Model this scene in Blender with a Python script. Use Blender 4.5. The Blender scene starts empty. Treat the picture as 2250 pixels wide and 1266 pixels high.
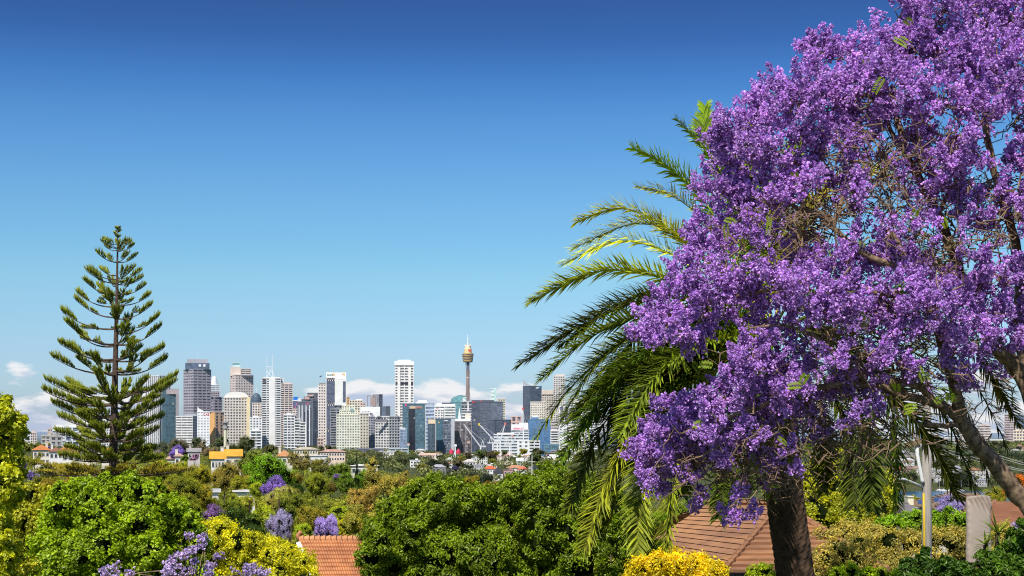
import bpy, math, random
import numpy as np
from mathutils import Vector
C = bpy.context.scene.collection
F, HY, CX, CZ = 3430.0, 950.0, 1125.0, 60.0      # focal length in photo pixels, horizon row, middle column, eye height
rng = np.random.default_rng(7); random.seed(7)
def X(px, D): return (px - CX) / F * D
def Z(py, D): return CZ - (py - HY) / F * D
def P(px, py, D): return np.array((X(px, D), D, Z(py, D)))
# ---------------------------------------------------------------- terrain
GC = [-3000, -600, 0, 450, 800, 1100, 1400, 1800, 2250, 2900, 6000]
GR = [-200, 0, 40, 100, 250, 500, 800, 1200, 1430, 1560, 1640, 2000, 2600, 3400, 6000, 9000, 14000, 60000]
_L = [52, 52, 50, 47, 44, 44, 44, 43, 40, 37, 35, 33, 32, 31, 40, 64, 40, 0]
_M = [52, 52, 50, 47, 43, 36, 25, 20, 20, 20, 20, 19, 14, 8, 14, 52, 40, 0]
_R = [52, 52, 51.5, 49, 40, 28, 17, 5, -3, -3, 2, 20, 38, 32, 35, 56, 40, 0]
GT = np.array([_L, _L, _L, _L, [.6*a+.4*b for a, b in zip(_L, _M)], _M, [.5*a+.5*b for a, b in zip(_M, _R)], _R, _R, _R, _R], float)
def ground(x, y):
    y = max(y, -200.); d = max(y, 60.)
    px = min(max(CX + x / d * F, GC[0]), GC[-1]); y = min(y, 59999.)
    i = max(0, min(len(GC) - 2, int(np.searchsorted(GC, px)) - 1)); j = max(0, min(len(GR) - 2, int(np.searchsorted(GR, y)) - 1))
    u = (px - GC[i]) / (GC[i+1] - GC[i]); v = (y - GR[j]) / (GR[j+1] - GR[j]); v = min(1, max(0, v)); v = v*v*(3-2*v)
    return float((GT[i, j]*(1-u) + GT[i+1, j]*u)*(1-v) + (GT[i, j+1]*(1-u) + GT[i+1, j+1]*u)*v)
# ---------------------------------------------------------------- object helpers
def empty(name, loc=(0, 0, 0), rz=0.0, label=None, cat=None, group=None):
    o = bpy.data.objects.new(name, None); C.objects.link(o); o.location = tuple(loc); o.rotation_euler = (0, 0, rz); o.empty_display_size = .2
    return tag(o, label, cat, group)
def tag(o, label=None, cat=None, group=None, kind=None):
    if label: o['label'] = label
    if cat: o['category'] = cat
    if group: o['group'] = group
    if kind: o['kind'] = kind
    return o
def link(name, me, parent=None, color=None, loc=(0, 0, 0), rz=0.0, scale=None):
    o = bpy.data.objects.new(name, me); C.objects.link(o)
    if parent is not None: o.parent = parent
    o.location = tuple(loc); o.rotation_euler = (0, 0, rz)
    if color is not None: o.color = (*color[:3], 1)
    if scale is not None: o.scale = scale
    return o
def np_mesh(name, V, Fc, mats, tint=None, mi=None, smooth=False):
    """V (n,3); Fc (m,k) all polygons with k corners, or a list of such arrays"""
    me = bpy.data.meshes.new(name); V = np.asarray(V, np.float32).reshape(-1, 3)
    Fs = Fc if isinstance(Fc, list) else [Fc]
    Fs = [np.asarray(f, np.int32) for f in Fs if len(f)]
    me.vertices.add(len(V)); me.vertices.foreach_set('co', V.ravel())
    tot = np.concatenate([np.full(len(f), f.shape[1], np.int32) for f in Fs]); loops = np.concatenate([f.ravel() for f in Fs])
    me.loops.add(len(loops)); me.loops.foreach_set('vertex_index', loops)
    me.polygons.add(len(tot)); me.polygons.foreach_set('loop_start', np.concatenate([[0], np.cumsum(tot)[:-1]]).astype(np.int32))
    try: me.polygons.foreach_set('loop_total', tot)
    except Exception: pass
    for m in (mats if isinstance(mats, (list, tuple)) else [mats]): me.materials.append(m)
    if mi is not None: me.polygons.foreach_set('material_index', np.asarray(mi, np.int32))
    if tint is not None:
        a = me.attributes.new('tint', 'FLOAT', 'POINT'); a.data.foreach_set('value', np.asarray(tint, np.float32))
    me.polygons.foreach_set('use_smooth', np.full(len(tot), bool(smooth)))
    me.update(calc_edges=True)
    return me
class MB:
    def __init__(s): s.v = []; s.f = []; s.m = []; s.mi = 0
    def add(s, vs, fs):
        n = len(s.v); s.v += [tuple(map(float, v)) for v in vs]; s.f += [tuple(i + n for i in f) for f in fs]; s.m += [s.mi]*len(fs); return s
    def box(s, c, d, rz=0, taper=1.0, tip=(0, 0)):
        hx, hy, hz = d[0]/2, d[1]/2, d[2]/2; vs = []
        co, si = math.cos(rz), math.sin(rz)
        for z in (-1, 1):
            k = taper if z > 0 else 1
            for x, y in ((-1, -1), (1, -1), (1, 1), (-1, 1)):
                a, b = x*hx*k, y*hy*k
                vs.append((c[0] + a*co - b*si + (tip[0] if z > 0 else 0), c[1] + a*si + b*co + (tip[1] if z > 0 else 0), c[2] + z*hz))
        return s.add(vs, [(3, 2, 1, 0), (4, 5, 6, 7), (0, 1, 5, 4), (1, 2, 6, 5), (2, 3, 7, 6), (3, 0, 4, 7)])
    def tube(s, pts, rad, n=8, cap=True):
        pts = [Vector(p) for p in pts]; base = len(s.v); up = Vector((.13, .27, .95)); prev = None
        for i, p in enumerate(pts):
            t = (pts[min(i+1, len(pts)-1)] - pts[max(i-1, 0)]); t = t.normalized() if t.length > 1e-9 else Vector((0, 0, 1))
            a = prev if prev is not None else (up if abs(t.dot(up)) < .9 else Vector((1, 0, 0)))
            b = t.cross(a); b.normalize(); a = b.cross(t); a.normalize(); prev = a
            r = rad[i] if hasattr(rad, '__len__') else rad
            for k in range(n):
                q = p + (a*math.cos(2*math.pi*k/n) + b*math.sin(2*math.pi*k/n))*r; s.v.append(tuple(q))
        for i in range(len(pts)-1):
            for k in range(n):
                k2 = (k+1) % n; s.f.append((base+i*n+k, base+i*n+k2, base+(i+1)*n+k2, base+(i+1)*n+k)); s.m.append(s.mi)
        if cap:
            s.f.append(tuple(base+k for k in reversed(range(n)))); s.f.append(tuple(base+(len(pts)-1)*n+k for k in range(n))); s.m += [s.mi, s.mi]
        return s
    def lathe(s, prof, n=20, c=(0, 0)):
        base = len(s.v)
        for r, z in prof:
            for k in range(n): s.v.append((c[0]+r*math.cos(2*math.pi*k/n), c[1]+r*math.sin(2*math.pi*k/n), z))
        for i in range(len(prof)-1):
            for k in range(n):
                k2 = (k+1) % n; s.f.append((base+i*n+k, base+i*n+k2, base+(i+1)*n+k2, base+(i+1)*n+k)); s.m.append(s.mi)
        s.f.append(tuple(base+k for k in reversed(range(n)))); s.f.append(tuple(base+(len(prof)-1)*n+k for k in range(n))); s.m += [s.mi, s.mi]
        return s
    def prism_xz(s, poly, y0, y1):          # polygon in x,z pushed from y0 to y1
        n = len(poly); vs = [(x, y0, z) for x, z in poly] + [(x, y1, z) for x, z in poly]
        return s.add(vs, [tuple(range(n)), tuple(reversed(range(n, 2*n)))] + [((i+1) % n, i, i+n, (i+1) % n + n) for i in range(n)])
    def build(s, name, mats, parent=None, color=None, smooth=False, loc=(0, 0, 0), rz=0.0):
        me = bpy.data.meshes.new(name); me.from_pydata(s.v, [], s.f)
        for m in (mats if isinstance(mats, (list, tuple)) else [mats]): me.materials.append(m)
        me.polygons.foreach_set('material_index', s.m)
        if smooth: me.polygons.foreach_set('use_smooth', [True]*len(s.f))
        me.update(); return link(name, me, parent, color, loc, rz)
# ---------------------------------------------------------------- materials
def newmat(name):
    m = bpy.data.materials.new(name); m.use_nodes = True; nt = m.node_tree
    for n in list(nt.nodes):
        if n.type != 'OUTPUT_MATERIAL': nt.nodes.remove(n)
    return m, nt, [n for n in nt.nodes if n.type == 'OUTPUT_MATERIAL'][0]
def N(nt, t, **k):
    n = nt.nodes.new(t)
    for a, v in k.items():
        if a.startswith('i_'):
            key = a[2:]; key = int(key) if key.isdigit() else key.replace('_', ' ')
            n.inputs[key].default_value = v
        else: setattr(n, a, v)
    return n
def mathn(nt, op, a, b=None, clamp=False):
    n = nt.nodes.new('ShaderNodeMath'); n.operation = op; n.use_clamp = clamp
    for i, v in enumerate((a, b)):
        if v is None: continue
        if hasattr(v, 'links'): nt.links.new(v, n.inputs[i])
        else: n.inputs[i].default_value = v
    return n.outputs[0]
def mixc(nt, fac, a, b, typ='MIX'):
    n = nt.nodes.new('ShaderNodeMixRGB'); n.blend_type = typ
    for i, v in enumerate((fac, a, b)):
        if hasattr(v, 'links'): nt.links.new(v, n.inputs[i])
        elif isinstance(v, (int, float)): n.inputs[i].default_value = v
        else: n.inputs[i].default_value = (*v[:3], 1)
    return n.outputs[0]
def leaf_mat(name, trans=.35, lo=.35, hi=1.35, warm=(1.22, 1.06, .5), gloss=.05, rough=.45):
    """leaves and petals: the object's own colour, varied by each leaf's tint"""
    m, nt, out = newmat(name); L = nt.links.new
    oi = N(nt, 'ShaderNodeObjectInfo'); at = N(nt, 'ShaderNodeAttribute', attribute_name='tint')
    mr = N(nt, 'ShaderNodeMapRange'); L(at.outputs['Fac'], mr.inputs[0]); mr.inputs[3].default_value = lo; mr.inputs[4].default_value = hi
    col = mixc(nt, 1.0, oi.outputs['Color'], mr.outputs[0], 'MULTIPLY')
    w = mathn(nt, 'MULTIPLY', at.outputs['Fac'], at.outputs['Fac']); w = mathn(nt, 'MULTIPLY', w, .8)
    col = mixc(nt, w, col, mixc(nt, 1.0, col, warm, 'MULTIPLY'))
    d = N(nt, 'ShaderNodeBsdfDiffuse'); L(col, d.inputs[0]); t = N(nt, 'ShaderNodeBsdfTranslucent'); L(mixc(nt, 1, col, (1.1, 1.05, .6), 'MULTIPLY'), t.inputs[0])
    s = N(nt, 'ShaderNodeMixShader'); s.inputs[0].default_value = trans; L(d.outputs[0], s.inputs[1]); L(t.outputs[0], s.inputs[2])
    g = N(nt, 'ShaderNodeBsdfGlossy'); g.inputs['Roughness'].default_value = rough; g.inputs[0].default_value = (.75, .8, .5, 1)
    s2 = N(nt, 'ShaderNodeMixShader'); s2.inputs[0].default_value = gloss; L(s.outputs[0], s2.inputs[1]); L(g.outputs[0], s2.inputs[2]); L(s2.outputs[0], out.inputs[0])
    return m
def paint_mat(name, color=None, rough=.7, scale=.05, amt=.25, bump=0.0, bscale=8., c2=None, stretch=(1, 1, 1), spec=.3):
    """plain surface; colour from the object when none is given; noise weathering in object space"""
    m, nt, out = newmat(name); L = nt.links.new
    b = N(nt, 'ShaderNodeBsdfPrincipled'); b.inputs['Roughness'].default_value = rough; b.inputs['Specular IOR Level'].default_value = spec
    tc = N(nt, 'ShaderNodeTexCoord'); mp = N(nt, 'ShaderNodeMapping'); mp.inputs['Scale'].default_value = stretch; L(tc.outputs['Object'], mp.inputs[0])
    nz = N(nt, 'ShaderNodeTexNoise'); nz.inputs['Scale'].default_value = scale; nz.inputs['Detail'].default_value = 6; L(mp.outputs[0], nz.inputs[0])
    base = color
    if color is None: base = N(nt, 'ShaderNodeObjectInfo').outputs['Color']
    if c2 is None:
        mr = N(nt, 'ShaderNodeMapRange'); L(nz.outputs[0], mr.inputs[0]); mr.inputs[1].default_value = .3; mr.inputs[2].default_value = .7
        mr.inputs[3].default_value = 1 - amt; mr.inputs[4].default_value = 1 + amt*.4
        col = mixc(nt, 1, base, mr.outputs[0], 'MULTIPLY')
    else:
        mr = N(nt, 'ShaderNodeMapRange'); L(nz.outputs[0], mr.inputs[0]); mr.inputs[1].default_value = .35; mr.inputs[2].default_value = .65
        col = mixc(nt, mr.outputs[0], base, c2)
    L(col, b.inputs['Base Color'])
    if bump:
        n2 = N(nt, 'ShaderNodeTexNoise'); n2.inputs['Scale'].default_value = bscale; n2.inputs['Detail'].default_value = 5; L(mp.outputs[0], n2.inputs[0])
        bp = N(nt, 'ShaderNodeBump'); bp.inputs['Strength'].default_value = bump; L(n2.outputs[0], bp.inputs['Height']); L(bp.outputs[0], b.inputs['Normal'])
    L(b.outputs[0], out.inputs[0]); return m
def glass_mat(name, lo=.5, hi=1.7, rough=.12, cell=(3.2, 3.2, 3.7), blind=.12):
    """window glass seen from far: colour of the object, each pane its own shade, a few with pale blinds"""
    m, nt, out = newmat(name); L = nt.links.new
    b = N(nt, 'ShaderNodeBsdfPrincipled'); b.inputs['Roughness'].default_value = rough; b.inputs['Specular IOR Level'].default_value = .6
    tc = N(nt, 'ShaderNodeTexCoord'); mp = N(nt, 'ShaderNodeMapping'); mp.inputs['Scale'].default_value = [1/c for c in cell]; L(tc.outputs['Object'], mp.inputs[0])
    fl = N(nt, 'ShaderNodeVectorMath', operation='FLOOR'); L(mp.outputs[0], fl.inputs[0])
    oi = N(nt, 'ShaderNodeObjectInfo'); ad = N(nt, 'ShaderNodeVectorMath', operation='ADD'); L(fl.outputs[0], ad.inputs[0]); L(oi.outputs['Location'], ad.inputs[1])
    wn = N(nt, 'ShaderNodeTexWhiteNoise'); L(ad.outputs[0], wn.inputs[0])
    mr = N(nt, 'ShaderNodeMapRange'); L(wn.outputs['Value'], mr.inputs[0]); mr.inputs[3].default_value = lo; mr.inputs[4].default_value = hi
    col = mixc(nt, 1, oi.outputs['Color'], mr.outputs[0], 'MULTIPLY')
    g = mathn(nt, 'GREATER_THAN', wn.outputs['Value'], 1 - blind); g = mathn(nt, 'MULTIPLY', g, .6)
    L(mixc(nt, g, col, (.45, .43, .38)), b.inputs['Base Color']); L(b.outputs[0], out.inputs[0]); return m
M = dict(
    leaf=leaf_mat('leaf', hi=1.7, trans=.38), petal=leaf_mat('petal', trans=.33, lo=.36, hi=1.5, warm=(1.25, 1.4, 1.0), gloss=.03), needle=leaf_mat('needle', trans=.2, lo=.3, hi=1.7, gloss=.03),
    frond=leaf_mat('frond_leaf', trans=.35, lo=.2, hi=1.85, warm=(1.35, 1.28, .4), gloss=.025, rough=.5),
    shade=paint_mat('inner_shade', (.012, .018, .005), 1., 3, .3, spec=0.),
    bark=paint_mat('bark', (.16, .115, .075), .9, 5, .55, .8, 26., c2=(.07, .05, .035)), darkbark=paint_mat('dark_bark', (.05, .035, .022), .95, 6, .5, .6, 20.),
    greybark=paint_mat('grey_bark', (.38, .26, .16), .9, 9, .5, .9, 40., c2=(.09, .06, .04)),
    twig=paint_mat('twig', (.28, .185, .11), .9, 9, .4), palmbark=paint_mat('palm_bark', (.10, .06, .035), .95, 7, .6, .9, 24., c2=(.035, .022, .014)),
    wall=paint_mat('painted_wall', None, .75, .06, .14), roof=paint_mat('roof_cladding', None, .8, .4, .3), metal=paint_mat('painted_metal', None, .45, .3, .15, spec=.5),
    glass=glass_mat('window_glass'), curtain=glass_mat('curtain_wall_glass', .75, 1.3, .07, (4, 4, 3.9), .01),
    sign=paint_mat('sign_paint', None, .6, .5, .02))
# ================================================================ camera, sun, sky
sc = bpy.context.scene
cam = bpy.data.cameras.new('camera'); co = bpy.data.objects.new('camera', cam); C.objects.link(co)
co.location = (0, 0, CZ); co.rotation_euler = (math.pi/2, 0, 0); cam.sensor_width = 36; cam.lens = 36*F/2250
cam.shift_y = (HY - 633)/2250; cam.clip_start = .5; cam.clip_end = 90000; sc.camera = co
SUN_EL, SUN_AZ = math.radians(48), math.radians(-18)       # behind the camera, to the left
sdir = Vector((math.sin(SUN_AZ)*math.cos(SUN_EL), -math.cos(SUN_AZ)*math.cos(SUN_EL), math.sin(SUN_EL)))
sl = bpy.data.lights.new('sun', 'SUN'); sl.energy = 5.0; sl.angle = math.radians(.5); sl.color = (1, .95, .86)
so = bpy.data.objects.new('sun', sl); C.objects.link(so); so.rotation_euler = sdir.to_track_quat('Z', 'Y').to_euler(); so.location = (0, -50, 200)
w = bpy.data.worlds.new('World'); sc.world = w; w.use_nodes = True; nt = w.node_tree; L = nt.links.new
bg = [n for n in nt.nodes if n.type == 'BACKGROUND'][0]
sky = N(nt, 'ShaderNodeTexSky', sky_type='NISHITA'); sky.sun_disc = False; sky.sun_elevation = SUN_EL; sky.sun_rotation = math.pi - SUN_AZ
sky.air_density = 1.0; sky.dust_density = .6; sky.ozone_density = 2.0; sky.altitude = 60
tc = N(nt, 'ShaderNodeTexCoord'); sp = N(nt, 'ShaderNodeSeparateXYZ'); L(tc.outputs['Generated'], sp.inputs[0])
el = mathn(nt, 'ARCSINE', sp.outputs[2]); az = mathn(nt, 'ARCTAN2', sp.outputs[0], sp.outputs[1])
rp = N(nt, 'ShaderNodeValToRGB'); e0 = mathn(nt, 'DIVIDE', el, .40, True); L(e0, rp.inputs[0])
SKY_RAMP = [(0, (.74, .93, 1.36)), (.132, (.709, .944, 1.294)), (.180, (.692, .956, 1.216)), (.243, (.658, .993, 1.171)), (.307, (.575, .945, 1.175)), (.369, (.528, .90, 1.165)), (.432, (.445, .82, 1.16)), (.494, (.370, .731, 1.110)), (.555, (.265, .577, .998)), (.616, (.197, .411, .790)), (.668, (.179, .353, .681)), (.78, (.2, .38, .72)), (1.0, (.55, .7, .95))]
cr = rp.color_ramp
while len(cr.elements) < len(SKY_RAMP): cr.elements.new(.5)
for e, (p_, c_) in zip(cr.elements, SKY_RAMP): e.position = p_; e.color = (*c_, 1)
clear = mixc(nt, 1, sky.outputs[0], rp.outputs[0], 'MULTIPLY')
# the deep-blue corner: sky away from the middle of the view is a little darker
def cloudmap(da, de):
    a = mathn(nt, 'ADD', mathn(nt, 'MULTIPLY', az, 15.), da); b_ = mathn(nt, 'ADD', mathn(nt, 'MULTIPLY', el, 50.), de)
    cx = N(nt, 'ShaderNodeCombineXYZ'); L(a, cx.inputs[0]); L(b_, cx.inputs[1]); cx.inputs[2].default_value = 3.3
    nz = N(nt, 'ShaderNodeTexNoise'); nz.inputs['Scale'].default_value = 1.25; nz.inputs['Detail'].default_value = 7; nz.inputs['Roughness'].default_value = .52; L(cx.outputs[0], nz.inputs[0])
    return nz.outputs[0]
def bump1(c, wd, amp):       # a soft hill of cloud around one azimuth
    t = mathn(nt, 'DIVIDE', mathn(nt, 'SUBTRACT', az, c), wd); return mathn(nt, 'MULTIPLY', mathn(nt, 'EXPONENT', mathn(nt, 'MULTIPLY', mathn(nt, 'MULTIPLY', t, t), -1.)), amp)
top = .016
for c_, wd, amp in ((-.295, .06, .0095), (-.088, .026, .019), (-.045, .022, .010), (.004, .016, .011), (.26, .09, .012)):
    hb = bump1(c_, wd, amp); top = mathn(nt, 'ADD', hb, top)
n0 = cloudmap(0, 0); n1 = cloudmap(-.10, .26)
env = mathn(nt, 'DIVIDE', mathn(nt, 'SUBTRACT', top, el), .016)          # >0 below the cloud tops
dens = mathn(nt, 'ADD', mathn(nt, 'MULTIPLY', mathn(nt, 'SUBTRACT', n0, .5), 5.5), env)
cov = N(nt, 'ShaderNodeMapRange', interpolation_type='SMOOTHSTEP'); L(dens, cov.inputs[0]); cov.inputs[1].default_value = -.05; cov.inputs[2].default_value = .5
lit = mathn(nt, 'MULTIPLY', mathn(nt, 'SUBTRACT', n0, n1), 7.0)
lit = mathn(nt, 'ADD', lit, mathn(nt, 'SUBTRACT', .78, mathn(nt, 'MULTIPLY', env, .32)), True)
CL_D, CL_L = (5.0, 5.7, 7.5), (9.7, 9.4, 9.4)
ccol = mixc(nt, lit, CL_D, CL_L)
cfac = mathn(nt, 'MULTIPLY', cov.outputs[0], .8)
L(mixc(nt, cfac, clear, ccol), bg.inputs[0]); bg.inputs[1].default_value = .1
sc.view_settings.view_transform = 'Standard'; sc.view_settings.look = 'None'; sc.view_settings.exposure = 0; sc.view_settings.gamma = 1
sc.render.engine = 'CYCLES'; sc.cycles.max_bounces = 6; sc.cycles.diffuse_bounces = 3; sc.cycles.glossy_bounces = 2; sc.cycles.transmission_bounces = 3
sc.cycles.use_adaptive_sampling = True; sc.cycles.caustics_reflective = False; sc.cycles.caustics_refractive = False; sc.cycles.filter_width = 1.1
try: sc.cycles.use_denoising = False
except Exception: pass
# ================================================================ ground and water
ys = np.concatenate([np.linspace(-200, 0, 5), np.linspace(8, 120, 24), np.geomspace(130, 2600, 70), np.geomspace(2700, 60000, 34)])
us = np.linspace(-1, 1, 91); V = []
for y in ys:
    half = max(300., abs(y)*1.1)
    for u in us:
        x = u*half; V.append((x, y, ground(x, y) + (math.sin(x*.11)*math.sin(y*.07+1)*.25 if 0 < y < 300 else 0)))
nu = len(us); idx = np.arange(len(V)).reshape(len(ys), nu)
Fq = np.stack([idx[:-1, :-1], idx[:-1, 1:], idx[1:, 1:], idx[1:, :-1]], -1).reshape(-1, 4)
gm = paint_mat('grassy_ground', (.05, .075, .015), .95, .02, .4, c2=(.09, .09, .03))
gnt = gm.node_tree; gb = [n for n in gnt.nodes if n.type == 'BSDF_PRINCIPLED'][0]; src = gb.inputs['Base Color'].links[0].from_socket   # distance haze is mixed into the far hills' base colour
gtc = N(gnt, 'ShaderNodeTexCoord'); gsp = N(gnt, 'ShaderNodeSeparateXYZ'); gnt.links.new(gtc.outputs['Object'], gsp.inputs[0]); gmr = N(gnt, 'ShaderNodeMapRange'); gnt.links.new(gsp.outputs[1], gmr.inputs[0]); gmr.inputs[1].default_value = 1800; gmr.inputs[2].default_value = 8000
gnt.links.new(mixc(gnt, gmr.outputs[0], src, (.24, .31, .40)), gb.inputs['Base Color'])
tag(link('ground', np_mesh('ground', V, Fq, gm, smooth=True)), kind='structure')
wm, wnt, wo = newmat('harbour_water'); b = N(wnt, 'ShaderNodeBsdfPrincipled'); b.inputs['Base Color'].default_value = (.012, .035, .075, 1); b.inputs['Roughness'].default_value = .18
wtc = N(wnt, 'ShaderNodeTexCoord'); wn_ = N(wnt, 'ShaderNodeTexNoise'); wn_.inputs['Scale'].default_value = .12; wn_.inputs['Detail'].default_value = 6; wnt.links.new(wtc.outputs['Object'], wn_.inputs[0])
wb = N(wnt, 'ShaderNodeBump'); wb.inputs['Strength'].default_value = .6; wb.inputs['Distance'].default_value = 2.; wnt.links.new(wn_.outputs[0], wb.inputs['Height']); wnt.links.new(wb.outputs[0], b.inputs['Normal']); wnt.links.new(b.outputs[0], wo.inputs[0])
m_ = MB(); m_.add([(-200, 1000, -.4), (2600, 1000, -.4), (2600, 1900, -.4), (-200, 1900, -.4)], [(0, 1, 2, 3)]); tag(m_.build('water', wm), kind='structure')
# ================================================================ city towers
class B_: pass
def frame_boxes(mb, a, b, h, fl, bay, band, pier, pr, capb=True):
    fl *= 1.3; bay *= 1.3; n = max(1, int(round(h/fl))); fl = h/n
    if band > 0:
        for k in range(n):
            mb.box((0, 0, k*fl + fl*band/2 + .05), (a+2*pr, b+2*pr, fl*band))
    if pier > 0:
        na = max(1, int(round(a/bay))); nb = max(1, int(round(b/bay)))
        for i in range(1, na):
            wd = pier*a/na; x = -a/2 + i*a/na
            for sy in (-1, 1): mb.box((x, sy*(b/2 - .5 + pr*.42), h/2), (wd, 1 + pr*.85, h-.1))
        for i in range(1, nb):
            wd = pier*b/nb; y = -b/2 + i*b/nb
            for sx in (-1, 1): mb.box((sx*(a/2 - .5 + pr*.38), y, h/2), (1 + pr*.75, wd, h-.2))
        ca, cb = max(.6, pier*a/na*.6), max(.6, pier*b/nb*.6)
        for sx in (-1, 1):
            for sy in (-1, 1): mb.box((sx*(a/2 - ca/2 + pr*.8), sy*(b/2 - cb/2 + pr*.8), h/2), (ca, cb, h-.1))
    if capb: mb.box((0, 0, h+.9), (a+2*pr+.6, b+2*pr+.6, 1.9))
STY = {  # floor, bay, band, pier, proud
 'grid': (4.2, 4.2, .42, .42, .5), 'fine': (3.8, 3.2, .40, .38, .4), 'hband': (4.0, 9, .5, .06, .7), 'balcony': (3.6, 7, .42, .16, 1.3), 'vfin': (5, 4.4, .0, .42, .7),
 'glass': (4.2, 5.0, .10, .07, .12), 'dark': (4.2, 6, .28, .10, .25), 'dots': (4.0, 4.6, .62, .62, .4), 'blank': (60, 60, 1, 1, .2), 'louvre': (4.4, 14, .42, .04, .35)}
CITY = []
def tower(label, x0, x1, yt, D, style='grid', wall=(.8, .78, .74), gl=(.045, .055, .075), xc=None, phi=35, depth=None, group=None, cat='tower', yb=None, sty=None, plant=True, name='office_tower', curtain=False):
    s = D/F; px = (x0+x1)/2; t = B_(); t.s = s; t.D = D; t.px = px; t.x0, t.x1 = x0, x1
    if xc is None:
        t.phi = 0.; a = (x1-x0)*s; b = depth or min(34., a*.8)
    else:
        t.phi = math.radians(phi); a = (x1-xc)*s/math.cos(t.phi); b = (xc-x0)*s/math.sin(t.phi)
    x = X(px, D); az = math.atan2(x, D); zb = ground(x, D) - 2 if yb is None else Z(yb, D)
    t.zb = zb; t.a, t.b = a, b
    t.h = Z(yt, D) - zb
    off = b/2 if xc is None else .25*(a+b)
    t.off = off
    t.o = empty(name, (x + math.sin(az)*off, D + math.cos(az)*off - off*0, zb), -az + t.phi, label, cat, group)
    wall = [c*.90 + q*.10 for c, q in zip(wall, (.60, .68, .80))]; gl = [c*.89 + q*.11 for c, q in zip(gl, (.40, .48, .60))]  # bluish distance haze blended into the wall and glass colours
    fl, bay, band, pier, pr = sty or STY[style]
    if style != 'blank':
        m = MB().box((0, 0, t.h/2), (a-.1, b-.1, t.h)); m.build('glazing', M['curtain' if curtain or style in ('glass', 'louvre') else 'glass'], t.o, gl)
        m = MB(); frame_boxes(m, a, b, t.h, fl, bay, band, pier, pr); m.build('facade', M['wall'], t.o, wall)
    else:
        m = MB().box((0, 0, t.h/2), (a, b, t.h)); m.build('facade', M['wall'], t.o, wall)
    if plant:
        m = MB(); r_ = random.Random(int(x0*13)); 
        m.box((r_.uniform(-.15, .1)*a, 0, t.h+1.9+1.6), (a*r_.uniform(.3, .55), b*.5, 3.4)); m.box((r_.uniform(.1, .25)*a, -b*.1, t.h+1.9+.9), (a*.18, b*.3, 1.9)); m.build('roof_plant', M['wall'], t.o, [c*.85 for c in wall])
    CITY.append(t); return t
def lx(t, px): return (px - t.px)*t.s
def lz(t, py): return Z(py, t.D) - t.zb
def add(t, name, xa, xb, ya, yb, color, dep=None, y0=None, mat='wall', sty=None, glc=(.06, .075, .1), taper=1.0, tip=(0, 0)):
    """a box part given by its outline in the photo; it faces the viewer, its front y0 metres before the tower's middle"""
    w_ = (xb-xa)*t.s; h_ = (yb-ya)*t.s; dep = dep or min(w_*.8, t.b); yc = 0 if y0 is None else y0 + dep/2
    k = math.cos(t.phi), math.sin(-t.phi); px_, py_ = lx(t, (xa+xb)/2), yc
    lo = (px_*k[0] - py_*k[1], px_*k[1] + py_*k[0], lz(t, yb))
    if sty:
        m = MB().box((0, 0, h_/2), (w_-.1, dep-.1, h_)); o = m.build(name, M['glass'], t.o, glc, loc=lo, rz=-t.phi)
        fl, bay, band, pier, pr = STY[sty] if isinstance(sty, str) else sty
        m = MB(); frame_boxes(m, w_, dep, h_, fl, bay, band, pier, pr); m.build('facade', M['wall'], o, color)
        return o
    return MB().box((0, 0, h_/2), (w_, dep, h_), taper=taper, tip=tip).build(name, M[mat], t.o, color, loc=lo, rz=-t.phi)
def mast(t, xs, ya, yb, r0=.5, r1=.2, color=(.75, .75, .75), name='mast', y0=0):
    k = math.cos(t.phi), math.sin(-t.phi); px_ = lx(t, xs); lo = (px_*k[0] - y0*k[1], px_*k[1] + y0*k[0], lz(t, yb))
    return MB().tube([(0, 0, 0), (0, 0, (yb-ya)*t.s)], [r0, r1], 6).build(name, M['metal'], t.o, color, loc=lo)
def text_mesh(body, size_w, size_h):
    cu = bpy.data.curves.new('lettering', 'FONT'); cu.body = body; cu.align_x = 'CENTER'; cu.align_y = 'CENTER'; cu.extrude = .05; cu.offset = .015
    ob = bpy.data.objects.new('lettering', cu); C.objects.link(ob); bpy.context.view_layer.update()
    me = bpy.data.meshes.new_from_object(ob.evaluated_get(bpy.context.evaluated_depsgraph_get())); bpy.data.objects.remove(ob); bpy.data.curves.remove(cu)
    co_ = np.empty(len(me.vertices)*3, np.float32); me.vertices.foreach_get('co', co_); co_ = co_.reshape(-1, 3)
    co_ -= (co_.max(0) + co_.min(0))/2; ext = np.maximum(co_.max(0) - co_.min(0), 1e-4)
    v = np.stack([co_[:, 0]/ext[0]*size_w, -co_[:, 2]*3, co_[:, 1]/ext[1]*size_h], 1)
    me.vertices.foreach_set('co', v.astype(np.float32).ravel()); me.update(); return me
def text(t, body, xa, xb, ya, yb, color, y0, name='lettering'):
    me = text_mesh(body, (xb-xa)*t.s, (yb-ya)*t.s); me.materials.append(M['sign'])
    k = math.cos(t.phi), math.sin(-t.phi); px_ = lx(t, (xa+xb)/2)
    return link(name, me, t.o, color, (px_*k[0] - y0*k[1], px_*k[1] + y0*k[0], lz(t, (ya+yb)/2)), -t.phi)
def disc(t, name, xm, ym, r, color, y0, n=20, a0=0., a1=2*math.pi, rin=0.):
    R = r*t.s; vs = []; fs = []; 
    for i in range(n+1):
        a = a0 + (a1-a0)*i/n; vs += [(math.cos(a)*R, 0, math.sin(a)*R), (math.cos(a)*R*rin, 0, math.sin(a)*R*rin)]
    for i in range(n): fs.append((2*i, 2*i+1, 2*i+3, 2*i+2))
    k = math.cos(t.phi), math.sin(-t.phi); px_ = lx(t, xm)
    return MB().add(vs, fs).build(name, M['sign'], t.o, color, loc=(px_*k[0] - y0*k[1], px_*k[1] + y0*k[0], lz(t, ym)), rz=-t.phi)
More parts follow.
